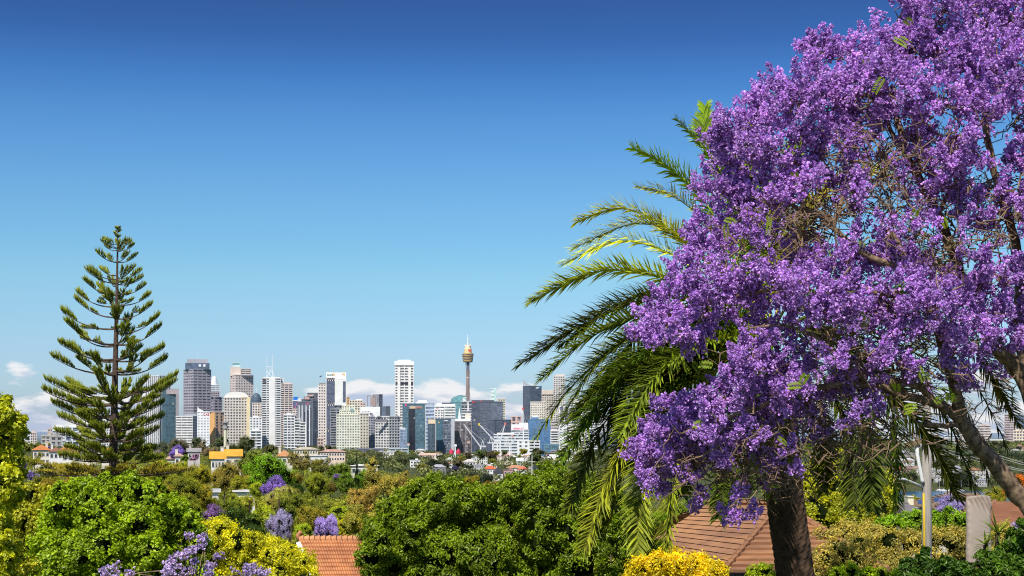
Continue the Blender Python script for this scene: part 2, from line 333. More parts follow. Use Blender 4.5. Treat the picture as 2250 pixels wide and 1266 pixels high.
def dome(t, name, xa, xb, ya, yb, color, prof=None, mat='wall'):
    R = (xb-xa)/2*t.s; h = (yb-ya)*t.s; prof = prof or [(1, 0), (.97, .2), (.85, .5), (.6, .8), (.3, .95), (.02, 1)]
    k = math.cos(t.phi), math.sin(-t.phi); px_ = lx(t, (xa+xb)/2)
    return MB().lathe([(r*R, z*h) for r, z in prof], 24).build(name, M[mat], t.o, color, smooth=False, loc=(px_*k[0], px_*k[1], lz(t, yb)))
WH, CRM, BEI, PNK, GRY, DRK, DGL, TEAL, BLU = (.80, .79, .77), (.80, .72, .56), (.62, .55, .45), (.72, .58, .50), (.36, .37, .40), (.10, .11, .14), (.05, .065, .10), (.06, .15, .19), (.09, .22, .40)
MAU = (.33, .28, .30)
# ---- far left
t = tower('small white apartment block at the foot of the far left hill', 54, 67, 952, 2700, 'fine', WH, cat='apartment block', name='apartment_block')
t = tower('small pinkish flats right of the white block on the far left skyline', 67, 80, 952, 2900, 'fine', PNK, cat='apartment block', name='apartment_block')
t = tower('pinkish beige tower block just left of the curved white apartments', 105, 117, 944, 2900, 'fine', (.6, .47, .42), cat='apartment block', name='apartment_block')
t = tower('white apartment tower with rounded roof left of the pine trunk', 116, 144, 940, 2500, 'hband', WH, (.10, .14, .2), cat='apartment block', name='apartment_block')
add(t, 'rounded_roof', 119, 140, 935, 940, WH, taper=.8)
t = tower('white framed apartments with dark blue panes beside the rounded white tower', 144.5, 172, 940, 2400, 'balcony', (.75, .78, .82), (.05, .08, .16), cat='apartment block', name='apartment_block', sty=(5.5, 6, .3, .35, 1.2))
add(t, 'roof_slab', 150, 166, 935, 938.6, WH)
t = tower('beige banded office block with a white pyramid roof', 173, 206, 933, 2300, 'hband', (.74, .69, .62), (.16, .15, .15), plant=False)
add(t, 'pyramid_roof', 174, 204, 925, 932.2, (.85, .84, .82), taper=.55)
t = tower('low beige block with open dark bays below the far left towers', 93, 126, 959, 2000, 'grid', (.6, .53, .45), cat='apartment block', name='apartment_block', sty=(4, 4, .3, .3, .6))
t = tower('low concrete frame building between the beige block and rounded apartments', 112, 136, 961, 1900, 'grid', (.45, .42, .40), (.05, .05, .06), cat='apartment block', name='apartment_block')
t = tower('white block half hidden left of the pine trunk', 223, 244, 926, 2800, 'fine', WH, cat='apartment block', name='apartment_block')
t = tower('cream block half hidden right of the pine trunk', 266, 314, 926, 2700, 'fine', (.78, .68, .58), cat='apartment block', name='apartment_block', xc=300, phi=30)
# ---- group west of the gap
t = tower('white and black vertically striped tower behind the pine tips', 320.5, 374, 827, 3500, 'vfin', (.74, .72, .70), (.05, .05, .06), xc=350, phi=40, plant=False, sty=(5, 5.2, 0, .5, .9))
add(t, 'blue_sign', 356, 361, 829, 832, (.05, .25, .7), 3, -t.b*.75)
t = tower('dark teal glass slab framed in grey brown stone', 354, 392, 856, 3300, 'glass', (.10, .15, .18), (.035, .10, .125), xc=357, phi=14, plant=False)
add(t, 'stone_top', 354.2, 392.5, 855, 866, (.42, .36, .36), t.b*.95, -t.b*.66); add(t, 'stone_edge', 386, 392.4, 866, 960, (.33, .30, .32), 10, -t.b*.66)
t = tower('tall grey mauve tower with dark glass crown and two white square signs', 404, 463, 813, 3800, 'grid', (.40, .355, .385), (.10, .09, .11), xc=425, phi=33, plant=False, sty=(5.4, 9, .5, .16, .6))
add(t, 'glass_crown', 407.5, 460, 797.5, 811.5, (.10, .13, .19), t.a*.7, mat='curtain'); add(t, 'plant_room', 411.5, 456, 789, 797.4, (.42, .42, .45), t.a*.5)
mast(t, 433.5, 768, 789, .3, .15)
for xs in (436.5, 446.3): add(t, 'white_sign', xs, xs+5, 800.5, 805.5, (.9, .9, .92), 2, -t.a*.35-1.5)
t = tower('round topped white tower peeking out behind the mauve tower', 464, 482, 847, 4100, 'hband', (.72, .74, .76), (.14, .16, .2), plant=False)
dome(t, 'white_dome', 463.5, 478, 826, 847, (.85, .86, .85), [(1, 0), (1, .25), (.95, .45), (.75, .75), (.4, .95), (.02, 1)])
t = tower('dark mauve stepped tower between the mauve tower and orange tower', 463.5, 488, 874, 3700, 'dark', (.30, .26, .30), (.04, .04, .06), xc=471, phi=30, plant=False, sty=(5, 7, .5, .2, .5))
add(t, 'upper_step', 464, 482, 863.5, 873, (.35, .31, .33), 20, sty='grid')
t = tower('wide white banded office block beneath the mauve tower', 388, 439, 916, 3000, 'hband', (.74, .72, .68), (.13, .12, .12), xc=423, phi=60, plant=False)
add(t, 'roof_house', 404, 432, 908.5, 914.5, GRY, 16)
t = tower('white hotel with red roof letters and pointed white sail', 434, 460, 906, 2900, 'dots', (.88, .88, .87), plant=False, cat='hotel', name='hotel')
MB().prism_xz([(lx(t, 434), 0), (lx(t, 452), 0), (lx(t, 445), 4*t.s), (lx(t, 438), 8*t.s), (lx(t, 434.3), 13*t.s)], -2, 2).build('roof_sail', M['wall'], t.o, (.9, .9, .9), loc=(0, -t.b*.3, lz(t, 906)))
text(t, 'C AS', 446, 459, 908.5, 912.5, (.8, .03, .06), -t.b/2-.8)
t = tower('orange tan tower with a blank left wall', 459.5, 491, 907, 2950, 'vfin', (.62, .40, .25), (.05, .05, .06), xc=472.5, phi=35, plant=False, sty=(4.4, 6, .18, .5, .7))
add(t, 'roof_rail', 461, 490, 904.6, 906, (.7, .6, .5), 14)
k_ = t.b; MB().box((-t.a/2-.9, 0, t.h/2-.5), (1.2, t.b+1.2, t.h-.6)).build('blank_wall', M['wall'], t.o, (.80, .45, .18))
t = tower('broad beige hotel with a white arched roof and yellow side wall', 491.5, 548.5, 875, 3100, 'grid', (.70, .62, .52), (.08, .075, .08), xc=493, phi=8, plant=False, cat='hotel', name='hotel', sty=(4.4, 4.3, .45, .4, .6))
pr = [(lx(t, 492), 0)] + [(lx(t, 519 + 22*math.cos(a)*1.15), 12.5*t.s*math.sin(a)**.8) for a in np.linspace(math.pi*.98, .35, 12)] + [(lx(t, 546), 0)]
MB().prism_xz(pr, -t.b*.4, t.b*.4).build('arched_roof', M['wall'], t.o, (.86, .83, .76), loc=(0, 0, t.h+1.95), rz=-t.phi)
add(t, 'yellow_side', 542.5, 549, 872, 985, (.80, .68, .40), 20, -t.b*.62-2)
disc(t, 'sun_emblem', 533, 873.5, 2.2, (.85, .55, .05), -t.b*.42, 16)
t = tower('pink cream tower with a green lantern and thin spire', 506, 556, 825, 3900, 'grid', (.72, .60, .53), (.12, .13, .17), xc=518, phi=30, plant=False, sty=(5, 5.2, .5, .5, .6))
add(t, 'penthouse', 528, 551, 811.5, 824, (.62, .53, .48), 20, sty='hband'); add(t, 'stair_core', 506.5, 529, 806.5, 826, (.74, .62, .54), 24)
add(t, 'lantern', 511.5, 527.5, 798, 806, (.55, .72, .72), 14, sty=(5, 30, .5, 0, .3), glc=(.2, .4, .42)); mast(t, 514.5, 779, 800, .9, .15, (.55, .5, .5), 'spire')
add(t, 'dark_cornice', 522, 556.5, 823.5, 827, (.2, .21, .26), 34)
t = tower('dark blue tower crowned by a ribbed dome and spike', 550.5, 575.5, 886, 3500, 'glass', (.12, .15, .2), (.045, .07, .12), plant=False)
dome(t, 'ribbed_dome', 551, 575.5, 863, 886, (.10, .14, .19), [(1, 0), (1, .3), (.93, .32), (.9, .55), (.72, .62), (.62, .8), (.3, .93), (.12, 1)], 'metal'); mast(t, 564, 850, 864, .9, .15, (.8, .85, .85), 'spike')
t = tower('pinkish grid block in front of the domed tower', 554.5, 577, 887, 3250, 'grid', (.74, .62, .54), plant=False)
t = tower('white punched window block left of the tall masted tower', 549, 575, 919, 3000, 'dots', WH, sty=(4, 4.6, .5, .5, .5), cat='apartment block', name='apartment_block')
t = tower('small white stepped flats at the foot of the masted tower', 552, 573, 948, 2600, 'balcony', WH, cat='apartment block', name='apartment_block')
add(t, 'upper_step', 555, 568, 943, 947, WH)
t = tower('tall white residential tower with twin masts on its roof', 576.5, 616, 832, 3200, 'balcony', (.78, .77, .75), (.05, .055, .07), plant=False, cat='apartment tower', name='apartment_tower', depth=30)
add(t, 'white_core', 591, 604, 831, 985, (.82, .81, .78), 14, -t.b/2-2.6); add(t, 'roof_drum', 604, 624, 831, 842, (.62, .63, .64), 20); add(t, 'roof_house', 579, 614, 829, 832, WH, 20)
add(t, 'roof_void', 577.5, 585, 834, 842, (.12, .12, .14), 4, -t.b/2-2.2)
for xs in (586.5, 598.8): mast(t, xs, 778.5, 829, .6, .3, (.85, .85, .86))
m = MB(); k_ = t.s
for ya, xa, yb, xb in ((829, 586.5, 805, 598.8), (805, 586.5, 805, 598.8), (817, 586.5, 817, 598.8), (829, 598.8, 817, 586.5), (817, 598.8, 805, 586.5), (829, 604, 816, 599)): m.tube([(lx(t, xa), 0, lz(t, ya)), (lx(t, xb), 0, lz(t, yb))], .45, 5)
m.build('mast_bracing', M['metal'], t.o, (.85, .85, .86))
t = tower('pinkish beige balconied tower behind the masted white tower', 617, 642, 845, 3400, 'balcony', (.68, .56, .49), (.08, .08, .10), cat='apartment tower', name='apartment_tower', plant=False)
add(t, 'rooftop_frame', 617, 640, 841, 845, (.68, .56, .49), 20)
t = tower('blue and white topped office tower behind the pink crane', 642.5, 656, 886, 3900, 'dark', (.12, .16, .3), (.06, .08, .16), plant=False)
add(t, 'blue_sign_box', 644.5, 655.5, 872, 879.5, (.03, .2, .62), 12); add(t, 'white_band', 642.5, 655.5, 879.5, 881.5, (.8, .8, .85), 14); add(t, 'plinth', 643, 655, 881.5, 886, DRK, 13)
t = tower('plain white block between the blue sign and the black terraces', 654, 663, 876, 3800, 'blank', WH, plant=False)
t = tower('black granite tower with pink stepped terraces', 676, 698, 865, 3600, 'dark', (.13, .12, .14), (.03, .03, .045), plant=False, sty=(5, 5, .3, .3, .5))
add(t, 'terrace_step', 663, 676, 879, 990, (.15, .13, .15), 24, sty='dark'); add(t, 'terrace_step', 668, 677, 873.5, 990, (.16, .14, .15), 22, sty='dark')
add(t, 'pink_balcony', 669, 680, 873, 878, (.62, .42, .38), 4, -t.b/2-3); add(t, 'pink_balcony', 677, 688, 867.5, 871, (.66, .48, .42), 4, -t.b/2-3)
t = tower('dark glass slab with white stripes and a round red emblem', 653.5, 698.5, 884, 3250, 'glass', (.14, .16, .2), (.10, .115, .15), xc=687, phi=60, plant=False)
for xs in (656.5, 663, 671.5, 679.5): add(t, 'white_stripe', xs, xs+1.9, 891, 985, (.85, .85, .85), 2, -t.b*.6)
disc(t, 'round_emblem', 675.5, 887, 2.1, (.75, .05, .16), -t.b*.62, 16)
t = tower('white stepped apartments spread below the striped slab', 624, 647, 913, 2950, 'balcony', WH, cat='apartment block', name='apartment_block', sty=(4, 6, .38, .22, .8))
add(t, 'middle_step', 647, 659, 922, 985, WH, 20, sty=(4, 6, .38, .22, .8)); add(t, 'lower_step', 659, 671, 930, 985, WH, 20, sty=(4, 6, .38, .22, .8))
t = tower('pale pink sliver tower right of the beige balconied tower', 642, 653, 900, 3300, 'fine', (.8, .68, .62), plant=False)
# ---- centre
t = tower('slim cream grid tower with a flag on its black rimmed roof', 700, 715.5, 845, 3400, 'grid', (.80, .70, .63), (.07, .06, .07), plant=False, sty=(4.7, 3.7, .5, .45, .5))
add(t, 'black_parapet', 701, 715.5, 841.8, 845, (.03, .025, .025), 12); mast(t, 707.5, 823.5, 842, .35, .2, name='flagpole'); MB().add([(0, 0, 0), (-5, .8, -2.4), (-5, .8, -5.2), (0, 0, -2.8)], [(0, 1, 2, 3)]).build('flag', M['sign'], t.o, (.06, .08, .2), loc=(lx(t, 707.2), 0, lz(t, 824.5)))
t = tower('white tower with green lettering, sun logo and criss cross bands', 716.5, 761, 834, 3300, 'blank', (.86, .85, .78), plant=False, depth=30)
add(t, 'sign_block', 716.5, 760.5, 818.5, 833.6, (.92, .92, .90), 27)
for xa, xb, nm in ((717.5, 735.5, 'glass_strip'), (753.2, 759.4, 'glass_strip')):
    for ya, yb in ((838, 884), (892.5, 941), (949, 990)): add(t, nm, xa, xb, ya, yb, (.10, .115, .17), 1.2, -t.b/2-.5, mat='curtain')
for ya, yb in ((830.5, 837.5), (884.5, 892), (941.5, 948.5)):
    add(t, 'truss_recess', 717.5, 735, ya, yb, (.06, .05, .06), .8, -t.b/2-.3); m = MB()
    for i in range(4):
        xa = 717.5 + i*4.4; m.tube([(lx(t, xa), 0, lz(t, yb)), (lx(t, xa+2.2), 0, lz(t, ya)), (lx(t, xa+4.4), 0, lz(t, yb))], .55, 4)
    m.build('criss_cross_brace', M['wall'], t.o, (.9, .9, .88), loc=(0, -t.b/2-1.1, 0))
text(t, 'Suncorp', 719, 730.5, 821.5, 826, (.03, .28, .16), -14.2)
for xs, ys_ in ((733.3, 823), (755, 822.5)):
    disc(t, 'sun_logo', xs, ys_, 2.6, (.9, .6, .02), -14.2, 14, -1.2, 2.4, .35); disc(t, 'sun_logo', xs-1.2, ys_, 1.8, (.8, .12, .03), -14.6, 14, 1.9, 4.9, .2)
t = tower('dark balconied slab in front of the criss cross tower', 727, 752, 900, 3000, 'balcony', (.26, .26, .28), (.035, .04, .055), cat='apartment tower', name='apartment_tower', plant=False)
add(t, 'upper_floors', 735, 751, 892, 899.5, (.26, .27, .29), 18, sty='balcony')
t = tower('gold topped small tower behind the cream stepped hotel', 753.5, 767.5, 874, 3500, 'grid', (.62, .38, .10), (.3, .16, .04), plant=False)
t = tower('cream stepped hotel with pale green panes and curved crown', 740, 790, 913, 2850, 'grid', (.80, .75, .58), (.16, .22, .23), cat='hotel', name='hotel', plant=False, sty=(3.8, 3.6, .42, .4, .5))
add(t, 'middle_step', 746, 785, 902.5, 912, (.80, .75, .58), 26, sty='fine', glc=(.16, .25, .26)); add(t, 'top_step', 751.5, 779, 893, 902.3, (.82, .78, .62), 20, sty='fine', glc=(.16, .25, .26)); add(t, 'arched_window', 770, 777, 898, 905, (.2, .3, .33), 1, -14.5, mat='curtain')
t = tower('cream block with a white rooftop behind the stepped hotel', 767.5, 797, 881, 3450, 'grid', (.78, .68, .52), plant=False); add(t, 'white_rooftop', 782, 796, 877, 880.5, WH, 14)
t = tower('small pink block right of the cream white topped block', 792, 802.5, 887, 3400, 'grid', (.72, .52, .42), plant=False)
t = tower('narrow cream tower with punched windows right of the stepped hotel', 786, 809.5, 910, 2950, 'dots', (.82, .74, .58), xc=791, phi=25, plant=False, sty=(4.2, 4.4, .5, .55, .5))
t = tower('blank white building with a few low windows', 792, 835, 894, 3200, 'blank', (.88, .88, .86), plant=False)
for i in range(6): add(t, 'window', 795+i*3.4, 797+i*3.4, 904, 906, (.08, .08, .1), .6, -t.b/2-.3, mat='glass')
add(t, 'lower_windows', 793, 818, 908, 916, (.8, .8, .78), 3, -t.b/2-2.4, sty='grid')
t = tower('grey open portal frame tower with a hollow left side', 820, 840.5, 868, 3700, 'dark', (.36, .34, .36), (.2, .19, .21), xc=832, phi=62, plant=False, sty=(4, 4, .3, .3, .3))
add(t, 'portal_beam', 806.5, 826, 868.5, 871, (.35, .33, .34), 6, -8); add(t, 'portal_leg', 806.5, 808.5, 871, 893, (.33, .32, .34), 6, -8); add(t, 'brown_panel', 814, 825, 873, 893, (.42, .32, .29), 6, -9)
t = tower('dark glass block with a little roof crane right of the portal tower', 839.5, 857, 894, 3600, 'glass', (.2, .24, .3), (.08, .11, .17), plant=False)
add(t, 'darker_half', 848, 857.5, 893, 960, (.07, .08, .11), 6, -t.b/2-1, mat='curtain'); MB().tube([(lx(t, 841), 0, lz(t, 893)), (lx(t, 845), 0, lz(t, 887)), (lx(t, 851), 0, lz(t, 886))], .4, 5).build('crane_arm', M['metal'], t.o, (.4, .42, .46))
t = tower('thin dark mauve apartment slab with rows of balconies', 809, 825, 917, 3000, 'balcony', (.34, .33, .38), (.045, .045, .06), cat='apartment tower', name='apartment_tower', sty=(3.7, 3.5, .35, .3, .8))
t = tower('long grey white balconied apartments below the tall flared tower', 825, 878, 917, 2900, 'balcony', (.74, .72, .68), (.07, .07, .08), xc=855, phi=45, cat='apartment block', name='apartment_block', plant=False, sty=(4, 5.5, .36, .25, .8))
add(t, 'roof_deck', 829, 876, 913.6, 916.8, (.3, .3, .32), 20); add(t, 'grey_roof_band', 824, 850, 921, 928, (.22, .22, .25), 2, -t.b*.72)
t = tower('tall white tower with a flared white cap', 868.5, 908.5, 803, 3900, 'hband', (.80, .77, .72), (.11, .09, .09), plant=False, cat='office tower', depth=38, sty=(5.2, 20, .48, .1, .9))
add(t, 'white_pier', 873.5, 879.5, 806, 985, (.84, .81, .76), 5, -t.b/2-2.6); add(t, 'white_pier', 897, 903, 806, 985, (.84, .81, .76), 5, -t.b/2-2.6)
add(t, 'flared_cap', 866.5, 909.5, 794, 803, (.88, .87, .85), 42); add(t, 'cap_plant', 872, 904, 790.5, 794, (.82, .82, .82), 20, taper=.8); add(t, 'dark_band', 869, 908, 840.5, 844.5, (.05, .045, .06), 1.6, -t.b/2-1.3); mast(t, 893, 788, 792, .8, .4)
t = tower('teal glass block with a beige sign panel and red marks', 884.5, 935, 888.5, 3100, 'glass', (.055, .115, .155), (.045, .125, .17), plant=False, depth=30)
add(t, 'dark_glass_bay', 897.5, 912, 898.5, 990, (.02, .025, .04), 1, -t.b/2-.6, mat='curtain'); add(t, 'beige_panel', 900, 913, 892.5, 898, (.66, .5, .32), 1.2, -t.b/2-.9); add(t, 'brown_panel', 913, 928, 892.5, 898, (.36, .26, .2), 1, -t.b/2-.7)
text(t, 'hr', 917, 923, 892.8, 897, (.85, .25, .3), -t.b/2-1.6); disc(t, 'red_mark', 892, 890.5, 2.2, (.8, .08, .22), -t.b/2-.8, 14); add(t, 'edge_fin', 934.2, 935.4, 889, 990, (.62, .58, .55), 1.5, -t.b/2-1)
t = tower('blue grey slab with white stripes behind the teal block', 935.5, 954, 887, 3500, 'hband', (.46, .54, .66), (.16, .2, .28), sty=(6.2, 30, .5, 0, .6), plant=False); add(t, 'roof_house', 937, 951, 885, 893, (.4, .45, .5), 16)
t = tower('white curved rooftop hall behind the teal block', 914, 940, 884, 3700, 'blank', (.86, .88, .84), plant=False); add(t, 'curved_roof', 917, 939, 879.5, 884, (.88, .9, .86), 20, taper=.8)
t = tower('dark glass tower with a cream rooftop panel between the teal blocks', 939.5, 958, 922.5, 3000, 'glass', (.06, .11, .15), (.035, .06, .085), plant=False); add(t, 'cream_panel', 941, 957, 922, 931, (.80, .66, .46), 2, -t.b/2-1.2); add(t, 'pale_edge', 956.8, 958.2, 931, 990, (.6, .58, .55), 1.5, -t.b/2-1)
t = tower('slate blue tower with brickwork windows and a pale side wall', 957.5, 998, 921.5, 3050, 'dark', (.13, .16, .22), (.05, .06, .09), plant=False, depth=28)
add(t, 'smooth_glass', 958, 972.5, 923, 990, (.06, .14, .19), 1, -t.b/2-.8, mat='curtain'); add(t, 'pale_side', 991.5, 998.3, 920.5, 990, (.50, .52, .56), 5, -t.b/2-1.5); add(t, 'rooftop_sign', 976, 984, 923.5, 925.5, (.8, .82, .8), 1, -t.b/2-1.2); disc(t, 'gold_emblem', 964.5, 928.5, 1.6, (.75, .5, .15), -t.b/2-1.2, 12)
t = tower('white hotel with a stepped blank top behind the slate blue tower', 954.5, 1000, 894, 3600, 'hband', (.82, .81, .78), (.12, .15, .15), plant=False, sty=(4.8, 22, .5, .06, .6), cat='hotel', name='hotel')
add(t, 'blank_top', 957, 1000, 888, 894, (.86, .86, .84), 26); add(t, 'roof_house', 960, 970, 885.5, 888, WH, 12); add(t, 'window_grid', 955, 974, 901, 923, (.8, .78, .76), 3, -t.b/2-2.6, sty=(5, 4.4, .5, .5, .4)); text(t, 'Y', 957, 964, 897, 901, (.8, .06, .12), -t.b/2-2.8); add(t, 'dark_roof_glass', 971, 992, 884.5, 888, DRK, 10)
t = tower('sea green glass tower with a curved sloping top', 990, 1017, 884, 3800, 'glass', (.16, .34, .36), (.10, .26, .28), plant=False)
pr = [(lx(t, 990), 0)] + [(lx(t, 1017 - 27*math.cos(a)), 14.5*t.s*math.sin(a)) for a in np.linspace(0, math.pi/2, 9)] + [(lx(t, 1017), 0)]
MB().prism_xz(pr, -t.b*.45, t.b*.45).build('curved_top', M['curtain'], t.o, (.16, .36, .38), loc=(0, 0, t.h+1.95))
t = tower('white church like spire standing before the sea green glass tower', 1006.5, 1012.5, 913, 3300, 'blank', (.85, .86, .86), plant=False, cat='spire', name='church_spire'); add(t, 'spire_tip', 1007, 1012, 895, 913, (.85, .87, .87), 5, taper=.05)
t = tower('dark banded block at the foot of the observation tower', 1014.5, 1036, 883, 3550, 'hband', (.62, .62, .62), (.03, .03, .045), plant=False, sty=(6, 20, .2, .0, .5)); add(t, 'white_stair', 1027, 1030, 884, 930, WH, 3, -t.b/2-1.5); add(t, 'lower_bands', 1014.5, 1036, 904, 930, (.75, .74, .73), 3, -t.b/2-2.4, sty=(5, 20, .5, 0, .4)); add(t, 'sign_frame', 1017.5, 1025, 871, 883, (.2, .22, .26), 3, sty=(20, 12, .1, .12, .3), glc=(.5, .62, .68)); disc(t, 'green_mark', 1021.5, 875.5, 1.4, (.12, .4, .05), -2.6, 10)
# ---- observation tower
D = 3900; s = D/F; zb = 20.
o = empty('observation_tower', (X(1028, D), D, zb), 0, 'slender observation tower with a golden turret, red sign and white spire', 'observation tower')
zz = lambda py: Z(py, D) - zb
m = MB().lathe([(4.1*s, zz(1000)), (3.9*s, zz(884)), (3.4*s, zz(814))], 16).build('lower_shaft', paint_mat('lattice_shaft', (.36, .21, .17), .7, .5, .5, c2=(.17, .12, .13)), o)
MB().lathe([(2.9*s, zz(814)), (2.7*s, zz(794))], 14).build('upper_shaft', M['wall'], o, (.10, .13, .24)); MB().lathe([(3.6*s, zz(831.5)), (3.6*s, zz(829.5))], 16).build('white_collar', M['wall'], o, (.8, .7, .62))
m = MB()
for k in range(14):
    a = 2*math.pi*k/14; pts = [(math.cos(a+q*.5)*r*s, math.sin(a+q*.5)*r*s, zz(y)) for q, r, y in ((0, 5.8, 885), (1, 3.7, 840), (2, 5.2, 795))]; m.tube(pts, .22, 4)
m.build('stay_cables', M['metal'], o, (.62, .58, .56))
TG = paint_mat('gold_turret', (.62, .42, .17), .35, .3, .2, spec=.6)
pf = []; nb = 5
MB().lathe([(10.6*s, zz(794.5)), (10.9*s, zz(793)), (12.6*s, zz(778)), (12.6*s, zz(777)), (7, zz(776))], 28).build('turret', TG, o)
for i in range(4):
    y = 779.3 + i*3.6; r = 12.65 - (y-778)*.115; MB().lathe([(r*s, zz(y+1.5)), (r*s+.2, zz(y+1.4)), (r*s+.2, zz(y)), (r*s, zz(y-.1))], 28).build('window_band', M['glass'], o, (.06, .05, .07))
MB().lathe([(10.2*s, zz(796)), (10.2*s, zz(794.6))], 24).build('turret_base', M['wall'], o, (.1, .11, .15)); MB().lathe([(8.3*s, zz(776)), (8.3*s, zz(766.2)), (7.4*s, zz(765.6))], 24).build('sign_drum', M['wall'], o, (.80, .66, .36))
MB().lathe([(6.9*s, zz(765.6)), (7.1*s, zz(760)), (6, zz(759))], 24).build('crown_drum', M['wall'], o, (.82, .74, .55)); m = MB()
for k in range(12): a = 2*math.pi*k/12; m.tube([(math.cos(a)*6.8*s, math.sin(a)*6.8*s, zz(759.4)), (math.cos(a)*6.8*s, math.sin(a)*6.8*s, zz(756.8))], .5, 4)
m.build('crown_posts', M['metal'], o, (.9, .88, .82)); MB().tube([(0, 0, zz(759)), (0, 0, zz(745)), (0, 0, zz(734))], [1.5, 1.1, .5], 8).build('spire', M['metal'], o, (.92, .92, .92))
me = text_mesh('WG', 8*s, 6*s); me.materials.append(M['sign']); link('red_sign', me, o, (.8, .06, .05), (4.4*s, -8.2*s, zz(770.5)), .3)
# ---- right of the observation tower
t = tower('broad dark slab with two red signs and louvre bands', 1036, 1105, 884, 3300, 'louvre', (.075, .085, .115), (.06, .075, .11), plant=False, depth=34)
add(t, 'blank_left_half', 1036.5, 1053, 883, 990, (.075, .09, .13), 1.6, -t.b/2-1, mat='curtain'); add(t, 'roof_band', 1036, 1086, 879.5, 884, (.06, .07, .10), 30); add(t, 'smooth_right_half', 1079, 1105.2, 885, 922, (.12, .14, .19), 1.6, -t.b/2-1.1, mat='curtain')
text(t, 'KPI', 1037.5, 1044, 882, 886, (.85, .06, .07), -t.b/2-1.6); text(t, 'VR', 1054, 1059.5, 880, 884, (.85, .06, .07), -16)
t = tower('pale green white slab standing on the dark louvred block', 1078, 1089.5, 855, 3900, 'hband', (.72, .80, .77), (.45, .58, .56), plant=False, sty=(7, 20, .5, 0, .3)); add(t, 'green_side', 1085, 1090, 855, 884, (.52, .72, .68), 4, -t.b/2-2.5)
t = tower('cream sliver tower with a yellow edge behind the dark slab', 1094, 1110, 878, 3700, 'grid', (.74, .66, .46), plant=False)
t = tower('brown striped block below the dark slab', 999, 1036, 927, 3100, 'vfin', (.30, .27, .28), (.09, .065, .07), plant=False, sty=(5, 9, .04, .14, .5)); add(t, 'white_roof', 999, 1035, 920.5, 927, (.82, .8, .74), 26, taper=.85); add(t, 'roof_box', 1022, 1034, 910, 920.5, (.78, .72, .6), 14); add(t, 'pink_panel', 1026.5, 1033, 969, 975, (.55, .38, .34), 1, -t.b/2-1.2)
t = tower('low dark glass block in front of the cranes', 1070, 1123, 924, 3050, 'glass', (.10, .12, .17), (.075, .09, .13), plant=False, xc=1086, phi=40, depth=24)
t = tower('pink stone tower with dark tall panes', 1123.5, 1146, 916.5, 3400, 'dark', (.66, .44, .38), (.09, .07, .09), plant=False, sty=(9, 8, .3, .42, .6))
t = tower('white roofed building with red roof lettering above grey bands', 1123.5, 1161, 946, 2950, 'hband', (.62, .63, .64), (.12, .14, .16), plant=False); add(t, 'sign_wall', 1123.5, 1160.5, 932.5, 945, (.88, .87, .86), 16); text(t, 'WORLDS', 1127, 1152, 939.5, 944, (.82, .12, .2), -9.2); add(t, 'roof_step', 1140, 1160, 929, 932.5, WH, 10)
t = tower('dark blue office tower with a sloping glass sail and white sign', 1149, 1190, 849.5, 3700, 'glass', (.10, .13, .18), (.045, .062, .095), xc=1165, phi=38, plant=False, sty=(4.2, 4.4, .14, .12, .15))
MB().prism_xz([(lx(t, 1149.5), 0), (lx(t, 1170), 0), (lx(t, 1166), 1.4*t.s), (lx(t, 1158), 6*t.s), (lx(t, 1149.5), 14*t.s)], -1.2, 1.2).build('glass_sail', M['wall'], t.o, (.45, .47, .50), loc=(0, 0, t.h+1.9), rz=-t.phi)
text(t, 'AMP', 1177, 1183.5, 850.5, 854.5, (.85, .9, .95), -t.b*.72); disc(t, 'blue_logo', 1185, 852, 2.2, (.05, .4, .75), -t.b*.70, 12, .2, 3.6, .2)
t = tower('beige grid tower right of the dark blue sail tower', 1190.5, 1216, 858.5, 3800, 'grid', (.66, .57, .48), (.12, .1, .11), plant=False); add(t, 'roof_band', 1190.5, 1216, 858, 867, (.66, .56, .47), 28)
t = tower('cream block with a fine window grid before the dark blue tower', 1165.5, 1198, 884.5, 3350, 'fine', (.80, .72, .60), (.26, .22, .19), plant=False)
t = tower('bright blue glass block right of the cranes', 1161, 1211, 923, 3000, 'glass', (.07, .17, .30), (.05, .16, .33), plant=False, depth=30); add(t, 'rooftop_box', 1167, 1183, 917, 923, (.09, .2, .34), 16, mat='curtain'); add(t, 'white_roof_box', 1169, 1184, 913, 917, WH, 12)
t = tower('low white apartment block at the crane feet', 1137, 1163, 970, 2500, 'dots', (.84, .83, .81), plant=False, cat='apartment block', name='apartment_block', sty=(4.6, 6.5, .5, .6, .4))
t = tower('white flats with dark balconies right of the low white block', 1163, 1185, 970.5, 2550, 'balcony', (.82, .80, .77), plant=False, cat='apartment block', name='apartment_block')
t = tower('long low white terraced offices behind the cranes', 1086, 1161, 956, 2800, 'hband', (.70, .72, .73), (.13, .16, .18), plant=False, depth=26, sty=(4.3, 30, .5, .03, .8)); add(t, 'white_upper_storey', 1092, 1130, 951, 955.5, WH, 18)
t = tower('white and pink banded slab at the blue block edge', 1211, 1226.5, 927, 2900, 'hband', (.66, .55, .53), (.13, .12, .14), plant=False); add(t, 'white_base', 1211, 1226, 948, 975, WH, 4, -t.b/2-2.5, sty='balcony')
t = tower('blank white tower left of the lowest palm fronds', 1228, 1245, 931, 2900, 'dots', (.86, .85, .84), plant=False)
t = tower('beige tower whose top shows between the palm fronds', 1216, 1241, 828, 4000, 'grid', (.66, .60, .55), (.14, .13, .14)); add(t, 'crown', 1221, 1241, 822, 828, (.62, .56, .52), 18)
t = tower('white and slate vertically striped tower behind the palm', 1229, 1250, 894, 3400, 'vfin', (.78, .77, .76), (.12, .13, .19), plant=False, sty=(5, 6.5, .0, .3, .8))
